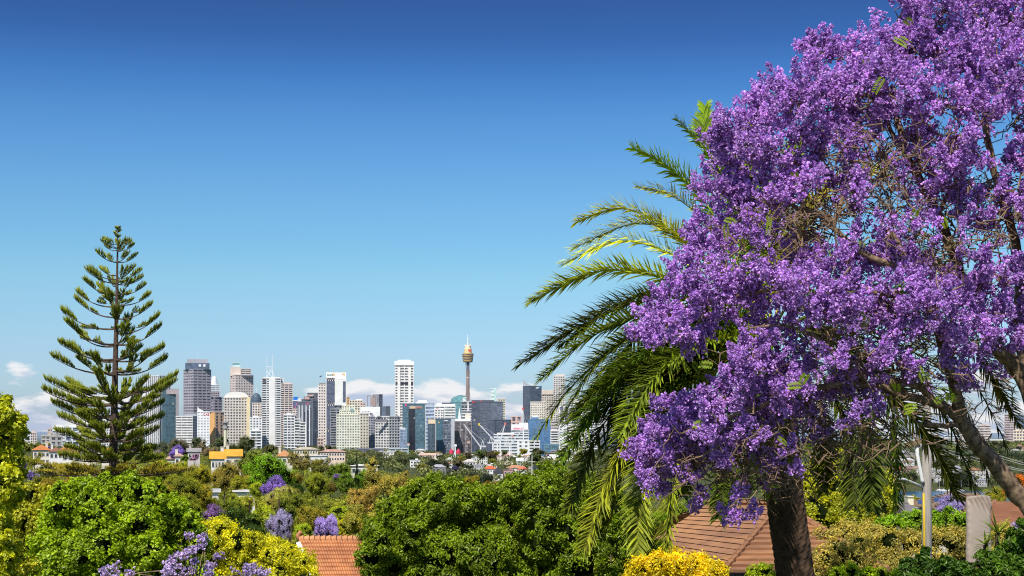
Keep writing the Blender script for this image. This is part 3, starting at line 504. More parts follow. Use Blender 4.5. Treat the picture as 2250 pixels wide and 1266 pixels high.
t = tower('white horizontally banded tower behind the palm fronds', 1249.5, 1281, 880, 3300, 'hband', (.80, .80, .79), (.10, .10, .13)); add(t, 'blank_top', 1250, 1280, 879, 886, WH, 26)
t = tower('white banded slab deepest behind the palm fronds', 1281, 1320, 905, 3200, 'hband', (.78, .77, .76), (.12, .12, .14)); 
t = tower('low pink and white flats under the palm fronds', 1245, 1290, 938, 2800, 'grid', (.78, .7, .66), cat='apartment block', name='apartment_block')
t = tower('low teal roofed hall beside the white flats', 1196, 1228, 979, 2500, 'glass', (.12, .25, .3), (.06, .14, .19), plant=False, cat='hall', name='hall', yb=990)
t = tower('low dark grey warehouse at the water side', 787, 842.5, 987.5, 2600, 'dark', (.17, .17, .22), (.08, .08, .11), plant=False, cat='warehouse', name='warehouse', depth=20, yb=1012); add(t, 'left_wing', 762, 787, 990, 1012, (.30, .30, .35), 14, sty='dark')
t = tower('low pale blue grey glass building at the water side', 856, 896, 987, 2600, 'balcony', (.5, .54, .56), (.2, .24, .27), plant=False, cat='office building', name='office_building', yb=1012)
t = tower('bluish white narrow flats beside the teal block', 878, 893, 944, 2800, 'glass', (.45, .5, .58), (.16, .22, .32), plant=False, cat='apartment block', name='apartment_block'); add(t, 'white_head', 878, 890, 940, 945, WH, 10)
t = tower('terracotta block between the striped slab and slim cream tower', 698.5, 710, 965, 2800, 'grid', (.66, .46, .34), plant=False, cat='apartment block', name='apartment_block')
# ---- far right under the palm
t = tower('brown striped tower at the right edge of the view', 2208, 2231, 912, 3400, 'hband', (.50, .38, .36), (.12, .09, .1), plant=False)
t = tower('dark blue tower cut by the right edge of the view', 2231, 2262, 914, 3600, 'glass', (.14, .2, .28), (.06, .09, .14), plant=False)
t = tower('cream flats in front of the brown striped tower', 2228, 2258, 948, 3000, 'grid', (.78, .64, .48), cat='apartment block', name='apartment_block')
t = tower('beige banded block seen through the right palm frond', 2148, 2176, 936, 3100, 'hband', (.66, .54, .48), (.14, .12, .13))
for i, (xa, xb, yt, D, c, lb) in enumerate(((1956, 1984, 962, 2700, WH, 'white flats left of the grey wooden pole'), (1984, 2014, 968, 2600, (.74, .70, .66), 'pale flats touching the pole on its left'), (2050, 2078, 966, 2700, WH, 'white low flats right of the grey wooden pole'), (2076, 2108, 958, 2800, (.62, .66, .7), 'bluish grey flats behind the right palm fronds'), (2108, 2140, 966, 2650, (.8, .76, .7), 'cream white flats left of the jacaranda trunk'), (2172, 2206, 968, 2750, (.8, .74, .7), 'pale pinkish flats right of the jacaranda trunk'), (2100, 2122, 951, 2900, (.6, .46, .4), 'brick coloured block above the cream white flats'), (1940, 1960, 955, 2800, (.7, .68, .66), 'grey white block under the hanging palm fronds'))):
    tower(lb, xa, xb, yt, D, ['hband', 'grid', 'balcony'][i % 3], c, (.12, .13, .16), cat='apartment block', name='apartment_block', plant=i % 2 == 0)
# ---- cranes
def crane(label, fx, fy, tx, ty, D, hy=None, color=(.82, .83, .84), tipc=None, back=None):
    o = empty('tower_crane', (X(fx, D), D, Z(fy, D)), 0, label, 'crane'); s = D/F; zg = Z(1004, D) - Z(fy, D)
    MB().box((0, 0, zg/2-1), (2.2, 2.2, -zg+2)).build('tower', M['metal'], o, color)
    v = Vector(((tx-fx)*s, 0, -(ty-fy)*s)); m = MB(); sd = v.cross(Vector((0, 1, 0))).normalized()
    for q in (-.8, .8):
        for yy in (-.7, .7): m.tube([sd*q + Vector((0, yy, 0)), v + sd*q*.3 + Vector((0, yy*.4, 0))], .42, 4)
    n = 12
    for i in range(n):
        a = (i/n, (i+1)/n); k = 1 if i % 2 else -1
        for yy in (-.7, .7): m.tube([v*a[0] + sd*k*.75*(1-.65*a[0]) + Vector((0, yy, 0)), v*a[1] - sd*k*.75*(1-.65*a[1]) + Vector((0, yy*.9, 0))], .24, 4)
    m.build('jib', M['metal'], o, color)
    if tipc: MB().box(v*.96, (3, 2.2, 4)).build('jib_tip', M['metal'], o, tipc)
    bx_ = -math.copysign(1, v.x) if abs(v.x) > 1 else 1
    a_ = Vector((bx_*4, 0, 11)); m = MB().tube([(0, 0, 0), a_], .5, 5).tube([a_, (bx_*6.5, 0, 0)], .5, 5).tube([a_, v*.93], .2, 4); m.build('a_frame_and_stay', M['metal'], o, color)
    MB().box((bx_*5, 0, .6), (9, 3, 2.4)).build('machinery_deck', M['metal'], o, (.6, .6, .6)); return o
crane('white luffing crane reaching up left before the brown block', 1056, 982, 1019, 932, 2700)
crane('white luffing crane with a yellow tip before the dark slab', 1093, 975, 1051, 931, 2650, tipc=(.75, .6, .08))
crane('white crane with a steep boom tipped red before the low dark block', 1099, 972, 1110.5, 930, 2600, tipc=(.7, .2, .14))
crane('white crane with a nearly flat boom over the terraced offices', 1083, 974, 1128, 958, 2750, tipc=(.7, .25, .18))
crane('white crane whose boom rises right to the white sign building', 1120, 979, 1151, 940, 2550)
crane('red topped mast crane standing before the dark blue sail tower', 1150, 945, 1149, 896, 2800, tipc=(.7, .1, .12))
o = empty('tower_crane', (X(643, 3500), 3500, Z(910, 3500)), 0, 'pink lattice crane boom beside the blue sign tower', 'crane'); k_ = 3500/F
MB().tube([(0, 0, 0), (12*k_, 0, 28*k_)], [1.2, .7], 5).build('jib', M['metal'], o, (.75, .16, .34)); MB().box((0, 0, -18), (2.4, 2.4, 36)).build('tower', M['metal'], o, (.75, .2, .36)); MB().tube([(4*k_, 0, 12*k_), (-1*k_, 0, 26*k_)], .5, 4).build('stay', M['metal'], o, (.6, .14, .34))
for px, yt, yb, cc, lb in ((897, 977, 1012, (.35, .5, .45), 'pale green crane post with a pink head at the water side'), (1000.5, 979, 1012, (.82, .84, .84), 'white crane post between the brown block and the dark warehouse')):
    D = 2450; o = empty('harbour_crane', (X(px, D), D, Z(yb, D)), 0, lb, 'crane'); h = (yb-yt)*D/F
    MB().tube([(0, 0, -6), (0, 0, h)], [1.5, .8], 6).build('post', M['metal'], o, cc); MB().box((.4, 0, h), (3.4, 2.4, 3.6)).build('head', M['metal'], o, (.75, .5, .45) if px < 900 else (.85, .85, .85)); MB().tube([(0, 0, h*.7), (-6, 0, -4)], .5, 5).build('brace', M['metal'], o, cc)
# ================================================================ foliage generators
def unit(v): return v/np.maximum(np.linalg.norm(v, axis=-1, keepdims=True), 1e-9)
def leaf_quads(Pc, Nn, size, aspect, R, curl=.15):
    """one folded diamond leaf at each centre"""
    n = len(Pc); t = unit(np.cross(Nn, unit(R.normal(size=(n, 3))))); b = np.cross(Nn, t); s = np.broadcast_to(np.asarray(size), (n,))[:, None]
    V = np.stack([Pc - t*s*.5, Pc + b*s*aspect*.5 + Nn*s*curl, Pc + t*s*.5, Pc - b*s*aspect*.5 + Nn*s*curl], 1).reshape(-1, 3)
    return V, np.arange(4*n).reshape(n, 4)
def lobe_points(lobes, n, R, shell=(.72, 1.04), clump=.30, kcl=22, up=.25, keep=.62, squash=1.0):
    """points in clumps spread over the outsides of lobes (x, y, z, r)"""
    Lb = np.asarray(lobes, float); wgt = Lb[:, 3]**2; wgt /= wgt.sum(); out = []; nor = []; tn = []
    for i, (x, y, z, r) in enumerate(Lb):
        ni = int(n*wgt[i]) + 4; k = max(5, int(kcl)); d = unit(R.normal(size=(k, 3)) + np.array((0, 0, up))); cc = d*(r*R.uniform(*shell, (k, 1))); ct = R.uniform(-.28, .28, k)
        w_ = R.integers(0, k, ni); p = cc[w_] + R.normal(size=(ni, 3))*(clump*r*.62); p[:, 2] *= squash
        q = p + np.array((x, y, z)); good = np.ones(ni, bool)
        for j, (a, b, c_, rr) in enumerate(Lb):
            if j != i: good &= ((q - np.array((a, b, c_)))**2).sum(1) > (rr*keep)**2
        cl = unit(cc[w_]*np.array((1, 1, squash)))
        out.append(q[good]); nor.append(unit(cl + .6*unit(p - cc[w_]))[good]); tn.append((.5 + ct[w_] + R.uniform(-.28, .28, ni) + .16*cl[:, 2])[good])
    return np.concatenate(out), np.concatenate(nor), np.clip(np.concatenate(tn), 0, 1)
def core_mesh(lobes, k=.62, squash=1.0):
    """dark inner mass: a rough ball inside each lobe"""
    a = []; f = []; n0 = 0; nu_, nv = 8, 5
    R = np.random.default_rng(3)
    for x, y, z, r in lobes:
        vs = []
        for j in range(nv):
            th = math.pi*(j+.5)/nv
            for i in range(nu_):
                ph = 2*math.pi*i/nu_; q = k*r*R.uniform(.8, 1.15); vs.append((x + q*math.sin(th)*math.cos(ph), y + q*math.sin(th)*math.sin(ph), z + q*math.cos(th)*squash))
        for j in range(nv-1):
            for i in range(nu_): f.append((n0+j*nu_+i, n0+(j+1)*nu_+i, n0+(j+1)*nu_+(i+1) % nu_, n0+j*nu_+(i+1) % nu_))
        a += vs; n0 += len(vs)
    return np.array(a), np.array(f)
def foliage_mesh(name, lobes, n, size, aspect=.5, seed=1, mat=None, core=.62, jitter=.75, **kw):
    R = np.random.default_rng(seed); p, nn, t = lobe_points(lobes, n, R, **kw)
    nn = unit(nn*.8 + R.normal(size=nn.shape)*jitter*.6 + np.array((0, 0, .35))); V, Fq = leaf_quads(p, nn, size*R.uniform(.6, 1.3, len(p)), aspect, R)
    tt = np.repeat(t, 4)
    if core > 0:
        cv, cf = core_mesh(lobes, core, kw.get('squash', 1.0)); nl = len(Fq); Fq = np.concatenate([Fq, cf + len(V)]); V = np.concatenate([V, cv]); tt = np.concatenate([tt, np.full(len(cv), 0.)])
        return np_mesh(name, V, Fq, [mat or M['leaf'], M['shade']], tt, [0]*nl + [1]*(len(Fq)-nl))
    return np_mesh(name, V, Fq, mat or M['leaf'], tt)
def rand_lobes(R, n, rx, rz, r0, r1, flat=0.):
    L_ = [(0, 0, -.1*rz, r1)]
    for i in range(n):
        d = unit(R.normal(size=3)); d[2] = d[2]*.8 + .25; q = R.uniform(.55, 1.0)
        L_.append((d[0]*q*(rx - r0*.6), d[1]*q*(rx - r0*.6), d[2]*q*(rz - r0*.6) - flat*(d[0]**2 + d[1]**2), R.uniform(r0, r1)))
    return L_
PROTO = {}
def proto(kind, lod, var):
    key = (kind, lod, var)
    if key in PROTO: return PROTO[key]
    R = np.random.default_rng(100 + var*7 + {'round': 1, 'dome': 2, 'euc': 3, 'jac': 4, 'tall': 5}[kind]*31 + lod)
    n, s = {0: (50000, .038), 1: (17000, .054), 2: (4600, .09)}[lod]
    if kind == 'round': lb = rand_lobes(R, 12, .86, .86, .30, .48)
    elif kind == 'dome': lb = rand_lobes(R, 18, .95, .5, .22, .36, .35)
    elif kind == 'euc': lb = [(a*1.0, b*1.0, c_, r*.85) for a, b, c_, r in rand_lobes(R, 15, .9, .9, .2, .34)]
    elif kind == 'jac': lb = rand_lobes(R, 15, .88, .7, .22, .38)
    else: lb = [(R.uniform(-.25, .25)*(1-h), R.uniform(-.25, .25)*(1-h), -1 + 2*h, .42*(1-h)**.8 + .08) for h in np.linspace(0.05, .95, 9)]
    me = foliage_mesh('crown', lb, int(n*(.6 if kind == 'euc' else 1)), s*(1.1 if kind == 'euc' else 1), .55, 11 + var, M['petal'] if kind == 'jac' else M['leaf'],
                      core=.4 if kind == 'euc' else (.5 if kind == 'jac' else .66), squash=.6 if kind == 'dome' else 1.0, kcl=26 if lod < 2 else 14, clump=.26)
    PROTO[key] = me; return me
def trunk_mesh(var):
    key = ('trunk', var)
    if key not in PROTO:
        R = random.Random(var); m = MB(); m.tube([(0, 0, -.03), (.01, 0, .25), (R.uniform(-.03, .03), R.uniform(-.03, .03), .55)], [.045, .034, .026], 7)
        for k in range(5):
            a = R.uniform(0, 6.28); q = R.uniform(.25, .5); m.tube([(0, 0, .5), (math.cos(a)*q*.5, math.sin(a)*q*.5, .68), (math.cos(a)*q, math.sin(a)*q, .92)], [.022, .015, .006], 5)
        o = m.build('trunk', M['bark'], smooth=True); PROTO[key] = o.data; bpy.data.objects.remove(o)
    return PROTO[key]
OLV, OLD, BRG, DKG, YEL, GRN, BRN, PUR, LIL, YGR, GYG = (.42, .44, .03), (.30, .31, .025), (.24, .45, .012), (.05, .11, .012), (.75, .62, .015), (.22, .33, .025), (.34, .24, .07), (.44, .25, .88), (.60, .42, .82), (.52, .56, .03), (.19, .225, .09)
CATS = {'round': 'tree', 'dome': 'tree', 'euc': 'tree', 'jac': 'jacaranda tree', 'tall': 'conifer'}
NAMES = {'round': 'leafy_tree', 'dome': 'spreading_tree', 'euc': 'eucalyptus_tree', 'jac': 'jacaranda_tree', 'tall': 'conifer_tree'}
TC = [0]
def tree(label, px, yt, wpx, D, col, kind='round', hr=.85, group=None, yb=None, haze=0.):
    """a tree whose crown is wpx wide in the photo and tops out at row yt, standing on the ground at distance D"""
    TC[0] += 1; var = TC[0] % 3; r = wpx/2*D/F; lod = 0 if wpx > 150 else (1 if wpx > 42 else 2)
    me = proto(kind, lod, var if lod else var % 2); x = X(px, D); zt = Z(yt, D); g = ground(x, D)
    ch = r*hr*(1.9 if kind == 'tall' else 1); zc = zt - ch*.95
    zb = min(g, zc - ch*.6); h = zc - zb
    jit = random.Random(TC[0]); c_ = [max(0, v*jit.uniform(.85, 1.15)) for v in col]
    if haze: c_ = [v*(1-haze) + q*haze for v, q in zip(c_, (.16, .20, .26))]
    o = empty(NAMES[kind], (x, D, zb), 0, label, CATS[kind], group)
    cr_ = link('crown', me, o, c_, (0, 0, h), jit.uniform(0, 6.28), (r, r, ch))
    link('trunk', trunk_mesh(var), o, None, (0, 0, 0), jit.uniform(0, 6.28), (max(.5, r*.9), max(.5, r*.9), (h + ch*.35)/.92))
    return o
# ================================================================ houses
def tiled_slope(mb, TL, TR, BR, BL, n, th=.05, wave=0, nw=0):
    """roof slope laid in n courses, each lower edge standing th proud of the next; optional rolls along it"""
    TL, TR, BR, BL = map(Vector, (TL, TR, BR, BL)); nr = (TR-TL).cross(BL-TL); nr = (nr if nr.length > 1e-6 else (BR-TL).cross(BL-TL)).normalized()
    if nr.z < 0: nr = -nr
    cols = nw*4 if nw else 1
    for i in range(n):
        a, b = i/n, (i+1)/n; l0, r0 = TL.lerp(BL, a), TR.lerp(BR, a); l1, r1 = TL.lerp(BL, b), TR.lerp(BR, b)
        vs = []; fs = []
        for k in range(cols+1):
            u = k/cols; wv = nr*(wave*(1-math.cos(2*math.pi*u*nw))*.5) if nw else Vector()
            jt = nr*random.uniform(-.12, .12)*th
            vs += [l0.lerp(r0, u) + wv, l1.lerp(r1, u) + wv + nr*th + jt, l1.lerp(r1, u) + wv*.2]
        for k in range(cols):
            q = 3*k; fs += [(q, q+1, q+4, q+3), (q+1, q+2, q+5, q+4)]
        mb.add(vs, fs)
def hip_roof(mb, w, d, h, z, ov=.4, n=0, gable=False):
    a, b = w/2+ov, d/2+ov; rx = a if gable else max(.05, a - b)
    A, B, Cc, Dd = (-a, -b, z), (a, -b, z), (a, b, z), (-a, b, z); r1, r2 = (-rx, 0, z+h), (rx, 0, z+h)
    if n:
        tiled_slope(mb, r1, r2, B, A, n, .06); tiled_slope(mb, r2, r1, Dd, Cc, n, .06)
        if gable: mb.add([A, r1, Dd, B, r2, Cc], [(0, 1, 2), (5, 4, 3)])
        else: tiled_slope(mb, r2, r2, Cc, B, n, .06); tiled_slope(mb, r1, r1, A, Dd, n, .06)
    else: mb.add([A, B, Cc, Dd, r1, r2], [(0, 1, 5, 4), (2, 3, 4, 5), (1, 2, 5), (3, 0, 4)])
    mb.add([(x, y, z-.02) for x, y in ((-a, -b), (a, -b), (a, b), (-a, b))], [(3, 2, 1, 0)])
    mb.tube([r1, r2], .09, 5)
def house(label, xa, xb, yr, ye, D, wall, roof, gable=False, yaw=0., storeys=1, d=None, chim=True, cat='house', group=None, nwin=3, ybase=None, flat=False, name=None):
    """house whose roof spans xa..xb, ridge at row yr, eaves at row ye; walls go down to the ground"""
    s = D/F; w = (xb-xa)*s*.94; x = X((xa+xb)/2, D); rh = max(.3, (ye-yr)*s); ze = Z(ye, D); d = d or max(6, w*.6)
    zb = Z(ybase, D) if ybase else ze - 3.*storeys - .3
    o = empty(name or ('flats' if flat else 'house'), (x, D + d/2, zb), yaw - math.atan2(x, D), label, cat, group); wh = ze - zb
    g = ground(x, D+d/2) - zb
    MB().box((0, 0, (wh+min(0, g-1))/2), (w*.94, d*.94, wh - min(0, g-1))).build('wall', M['wall'], o, wall)
    m = MB()
    if flat: m.box((0, 0, wh+.25), (w+.3, d+.3, .5)); m.box((w*.15, 0, wh+1.1), (w*.25, d*.4, 1.3))
    else: hip_roof(m, w, d, rh, wh+.02, .45, 10 if D < 300 else 0, gable)
    ro = m.build('roof', M['roof'], o, roof)
    if chim:
        k = random.choice((-.28, .3)); MB().box((0, 0, 0), (.9, .9, rh*.7+1.6)).box((0, 0, (rh*.7+1.6)/2+.1), (1.15, 1.15, .22)).build('chimney', M['wall'], ro, [c*.9 for c in wall], loc=(w*k, d*.12, wh+rh*.75+.3))
    for st in range(storeys):
        for i in range(nwin):
            xx = (-.5 + (i+.5)/nwin)*w*.9; zz_ = wh - 1.7 - 3.0*st
            if zz_ < .5: continue
            f = MB().box((0, 0, 0), (min(1.7, w*.5/nwin)+.3, .1, 1.65)).build('window', M['wall'], o, (.75, .74, .7), loc=(xx, -d*.47-.06, zz_))
            MB().box((0, -.07, 0), (min(1.7, w*.5/nwin), .08, 1.35)).build('pane', M['glass'], f, (.05, .06, .08))
    return o
ORG, RBR, PNR, YRF, GRR, CRW = (.60, .22, .07), (.30, .14, .09), (.58, .38, .30), (.72, .38, .05), (.3, .3, .32), (.78, .70, .58)
# left ridge
house('orange roofed cream villa with dormers, leftmost on the left ridge', 66, 106, 978.5, 989, 640, CRW, ORG, storeys=2, nwin=4)
house('brown hip roofed house with a white verandah beside the cream villa', 102, 134, 983, 992.5, 620, WH, RBR, nwin=3)
house('bright orange roof behind the brown hip roofed house', 128, 156, 979, 988, 680, CRW, ORG, chim=False)
house('white walled house with a low brown orange roof before the pine', 127, 175, 988, 996, 590, (.85, .82, .76), (.42, .2, .11), nwin=3)
house('pale pink roofed house partly behind the pine needles', 172, 218, 974, 985, 760, CRW, PNR)
house('orange roofed house just left of the pine trunk', 218, 243, 984, 993, 640, CRW, (.66, .25, .07), chim=False)
house('pink hip roofed two storey house right of the pine', 362, 380, 1000, 1009, 560, CRW, PNR, storeys=1, chim=False)
house('pink hipped villa with white upper floor right of the pine', 379, 400, 996, 1003, 540, (.78, .74, .68), PNR, storeys=2, nwin=2)
house('grey gabled cottage between the two lilac trees', 408, 438, 985, 993, 700, (.55, .5, .46), (.36, .33, .33), gable=True)
house('yellow gabled roof wing with a white columned porch', 458, 491, 993, 1008.5, 470, (.82, .80, .74), YRF, storeys=1, nwin=4, gable=True)
house('taller yellow roofed house behind the columned porch', 487, 528, 988, 1003, 500, CRW, YRF, gable=True, nwin=2)
house('orange roof half sunk in trees right of the green round tree', 603, 642, 990, 1003, 620, CRW, (.55, .27, .12))
house('long sandstone terrace left of the grey warehouse', 640, 700, 983, 988, 1000, (.74, .64, .46), (.6, .52, .4), storeys=3, nwin=9, chim=False)
house('sandstone terrace with pink roofs below the cream hotel', 698, 760, 988, 993, 1050, (.74, .58, .46), (.6, .36, .28), storeys=2, nwin=9)
house('long white wall topped shed below the sandstone terraces', 676, 722, 1000, 1002, 850, WH, (.7, .68, .66), chim=False, nwin=0)
house('cream cottage tucked among trees left of the sandstone terrace', 560, 600, 996, 1003, 720, CRW, PNR, chim=False)
house('long low white roofed pavilion behind the brown eucalyptus', 765, 832, 1021, 1024, 560, CRW, (.74, .7, .64), chim=False, nwin=5)
house('brown roofed garage in the shade at the left edge', 44, 76, 1068, 1082, 210, (.16, .15, .15), (.3, .17, .1), chim=False, nwin=1)
house('pink roof between the dark shrub and the pale palm', 515, 548, 1062, 1069, 300, CRW, (.55, .36, .3), chim=False)
house('low white roofed house under the olive tree', 508, 556, 1078, 1081, 290, WH, (.75, .72, .68), chim=False, nwin=2)
house('small white gabled shed left of the olive tree', 458, 474, 1076, 1082, 300, (.8, .78, .74), (.6, .6, .58), gable=True, chim=False, nwin=1)
# middle distance, right of centre
mid = [('gabled sandstone mansion beneath the teal glass block', 920, 957, 996, 1001, 1850, (.76, .62, .48), (.66, .46, .36), 2, 6, 1),
 ('white cubic house left of the dark shaded trees', 899, 924, 1010.5, 1012, 1350, (.85, .85, .84), WH, 2, 3, 0),
 ('white roofed house with a pale gable left of the yellow bush', 979, 995, 1006, 1010, 1600, WH, (.85, .84, .8), 1, 2, 1),
 ('white terraced flats below the dark slab', 1034, 1052, 1005, 1007, 1550, (.82, .8, .76), (.62, .6, .58), 2, 4, 0),
 ('second row of white terraced flats right of the first', 1052, 1072, 1004, 1006, 1560, (.78, .77, .74), (.55, .52, .5), 3, 4, 0),
 ('long pink roofed flats among trees under the crane feet', 1088, 1132, 994, 1000, 1700, (.66, .46, .36), (.66, .42, .34), 2, 7, 1),
 ('tall white gabled house under the low white flats', 1145, 1166, 997, 1008, 1450, (.88, .88, .86), (.88, .88, .87), 1, 2, 1),
 ('pale green and white house left of the white gabled house', 1134, 1151, 1006.5, 1013, 1380, (.74, .82, .72), (.8, .84, .78), 2, 2, 1),
 ('pink roofed flats under the palm fronds', 1203, 1242, 992, 997, 1700, (.62, .42, .34), (.62, .36, .30), 2, 6, 0),
 ('white gabled cottage beside the small lilac tree', 1200, 1227, 999, 1006, 1500, (.85, .82, .78), (.85, .82, .78), 1, 3, 1),
 ('long pink white shed roof below the palm fronds', 1140, 1182, 994, 996, 1750, (.85, .8, .76), (.86, .82, .76), 1, 4, 0),
 ('grey carport house in the dark trees', 946, 981, 1021, 1027, 1250, (.22, .22, .24), (.42, .43, .46), 2, 3, 1),
 ('grey flat fronted house right of the shaded lilac tree', 1036, 1064, 1020, 1022, 1220, (.48, .48, .5), (.4, .4, .42), 2, 5, 0),
 ('bright red roofed white house', 1063, 1090, 1024, 1031, 1180, (.82, .82, .84), (.72, .14, .06), 2, 4, 1),
 ('white framed villa with a black roof in front of the red roof', 1083, 1106, 1028, 1040, 1120, (.74, .74, .76), (.05, .05, .06), 2, 2, 1),
 ('pink brick flats right of the black roofed villa', 1105, 1131, 1032, 1034, 1150, (.5, .28, .26), (.42, .24, .22), 3, 3, 0),
 ('red roofed white house furthest right in the middle row', 1137, 1160, 1025, 1032, 1200, (.74, .74, .76), (.66, .18, .1), 2, 3, 1),
 ('long pale beige block beside the power pole', 1160, 1185, 1025, 1027, 1260, (.66, .6, .52), (.6, .55, .48), 3, 4, 0),
 ('long pale retaining house wall behind the red roof', 1060, 1094, 1020, 1021.5, 1290, (.85, .8, .76), (.8, .78, .74), 1, 0, 0),
 ('orange brown terrace roofs above the pink brick flats', 1120, 1145, 1023, 1027, 1300, (.62, .42, .28), (.66, .36, .18), 2, 4, 1),
 ('cream roofed house left of the terraced flats', 1016, 1034, 1012, 1016, 1480, CRW, (.72, .6, .44), 1, 2, 1),
 ('yellowish garden wall house under the pink roofed flats', 1095, 1130, 1014, 1015.5, 1450, (.74, .66, .4), (.5, .46, .36), 1, 3, 0)]
def settle(px, ye, D, h, lo, hi):     # the distance at which a house with eaves at row ye stands on the slope
    best = min(np.linspace(lo, hi, 160), key=lambda d: abs(Z(ye, d) - h - ground(X(px, d), d)) + abs(d-D)*.0015)
    return float(best)
for lb, xa, xb, yr, ye, D, wc, rc, st, nw, kind in mid:
    D = settle((xa+xb)/2, ye, D, 3*st+.5, 1050, 2700); house(lb, xa, xb, yr, ye, D, wc, rc, storeys=st, nwin=nw, gable='gabled' in lb, flat=kind == 0, chim=False, cat='house' if kind else 'flats')
# far shore on the right
far = [('grey gabled white house high on the far shore left of the pole', 1979, 2001, 989, 996, 2150, (.6, .6, .62), (.36, .36, .4), 2, 3, 1),
 ('white row of boathouse flats left of the wooden pole', 1979, 2013, 1007, 1012, 1900, (.66, .66, .7), (.58, .58, .62), 2, 6, 1),
 ('red roofed white house above the far shore', 1962, 1984, 1026, 1034, 1750, (.66, .66, .68), (.55, .08, .08), 2, 3, 1),
 ('brown roofed row above the far shore', 1985, 2016, 1024, 1031, 1760, (.42, .26, .22), (.24, .15, .14), 2, 6, 1),
 ('grey church with a square tower on the far shore', 2094, 2116, 1023, 1034, 1800, (.45, .45, .48), (.3, .3, .34), 1, 2, 1),
 ('white house under the hanging right fronds', 2040, 2062, 994, 999, 2200, (.7, .69, .68), (.4, .38, .4), 2, 3, 1),
 ('pale house right of the jacaranda trunk fork', 2105, 2130, 1003, 1008, 2100, (.62, .6, .62), (.45, .4, .4), 2, 3, 1),
 ('grey waterside flats right of the dark far tree', 2128, 2146, 1044, 1046, 1690, (.5, .5, .52), (.35, .35, .38), 3, 3, 0),
 ('grey waterside house with white windows behind the right fronds', 2146, 2172, 1052, 1056, 1680, (.42, .42, .44), (.3, .3, .32), 2, 4, 1),
 ('dark stone cottage below the brown roofed row', 2050, 2070, 1044, 1048, 1700, (.5, .47, .46), (.3, .28, .28), 2, 2, 1),
 ('small pale house on the shaded far slope right of the pole', 2062, 2084, 1031, 1035, 1760, (.58, .55, .54), (.34, .3, .3), 2, 3, 1)]
for lb, xa, xb, yr, ye, D, wc, rc, st, nw, kind in far:
    D = settle((xa+xb)/2, ye, D, 3*st+.5, 1650, 2600); house(lb, xa, xb, yr, ye, D, wc, rc, storeys=st, nwin=nw, flat=kind == 0, chim=False, cat='house' if kind else 'flats')
def boat(label, px, D, L_, mastd=True, group='boats moored on the bay'):
    o = empty('moored_boat', (X(px, D), D, -.4), .2, label, 'boat', group); a = L_/2
    MB().add([(-a, -1.2, 1.1), (-a, 1.2, 1.1), (a*.5, 1.3, 1.2), (a, 0, 1.5), (a*.5, -1.3, 1.2), (-a*.9, -.8, 0), (-a*.9, .8, 0), (a*.45, .8, 0), (a*.85, 0, 0), (a*.45, -.8, 0)], [(0, 1, 2, 3, 4), (0, 4, 9, 5), (4, 3, 8, 9), (3, 2, 7, 8), (2, 1, 6, 7), (1, 0, 5, 6)]).build('hull', M['metal'], o, (.85, .85, .86))
    MB().box((-a*.1, 0, 1.6), (L_*.4, 1.6, 1.1), taper=.8).build('cabin', M['metal'], o, (.8, .8, .82))
    if mastd: MB().tube([(0, 0, 1.5), (0, 0, 1.5+L_*1.1)], .12, 5).build('mast', M['metal'], o, (.8, .8, .8))
for i, (px, D, L_) in enumerate(((2064, 1600, 9), (2073, 1590, 11), (2081, 1580, 13), (2090, 1600, 9), (1948, 1600, 12), (2112, 1590, 9))):
    boat(['white boat nearest the wooden pole at the far shore', 'white boat second right of the pole at the far shore', 'largest white boat on the strip of water', 'white boat just under the dark far tree', 'white boat left of the pole under the hanging frond', 'white boat at the right end of the visible water'][i], px, D, L_)
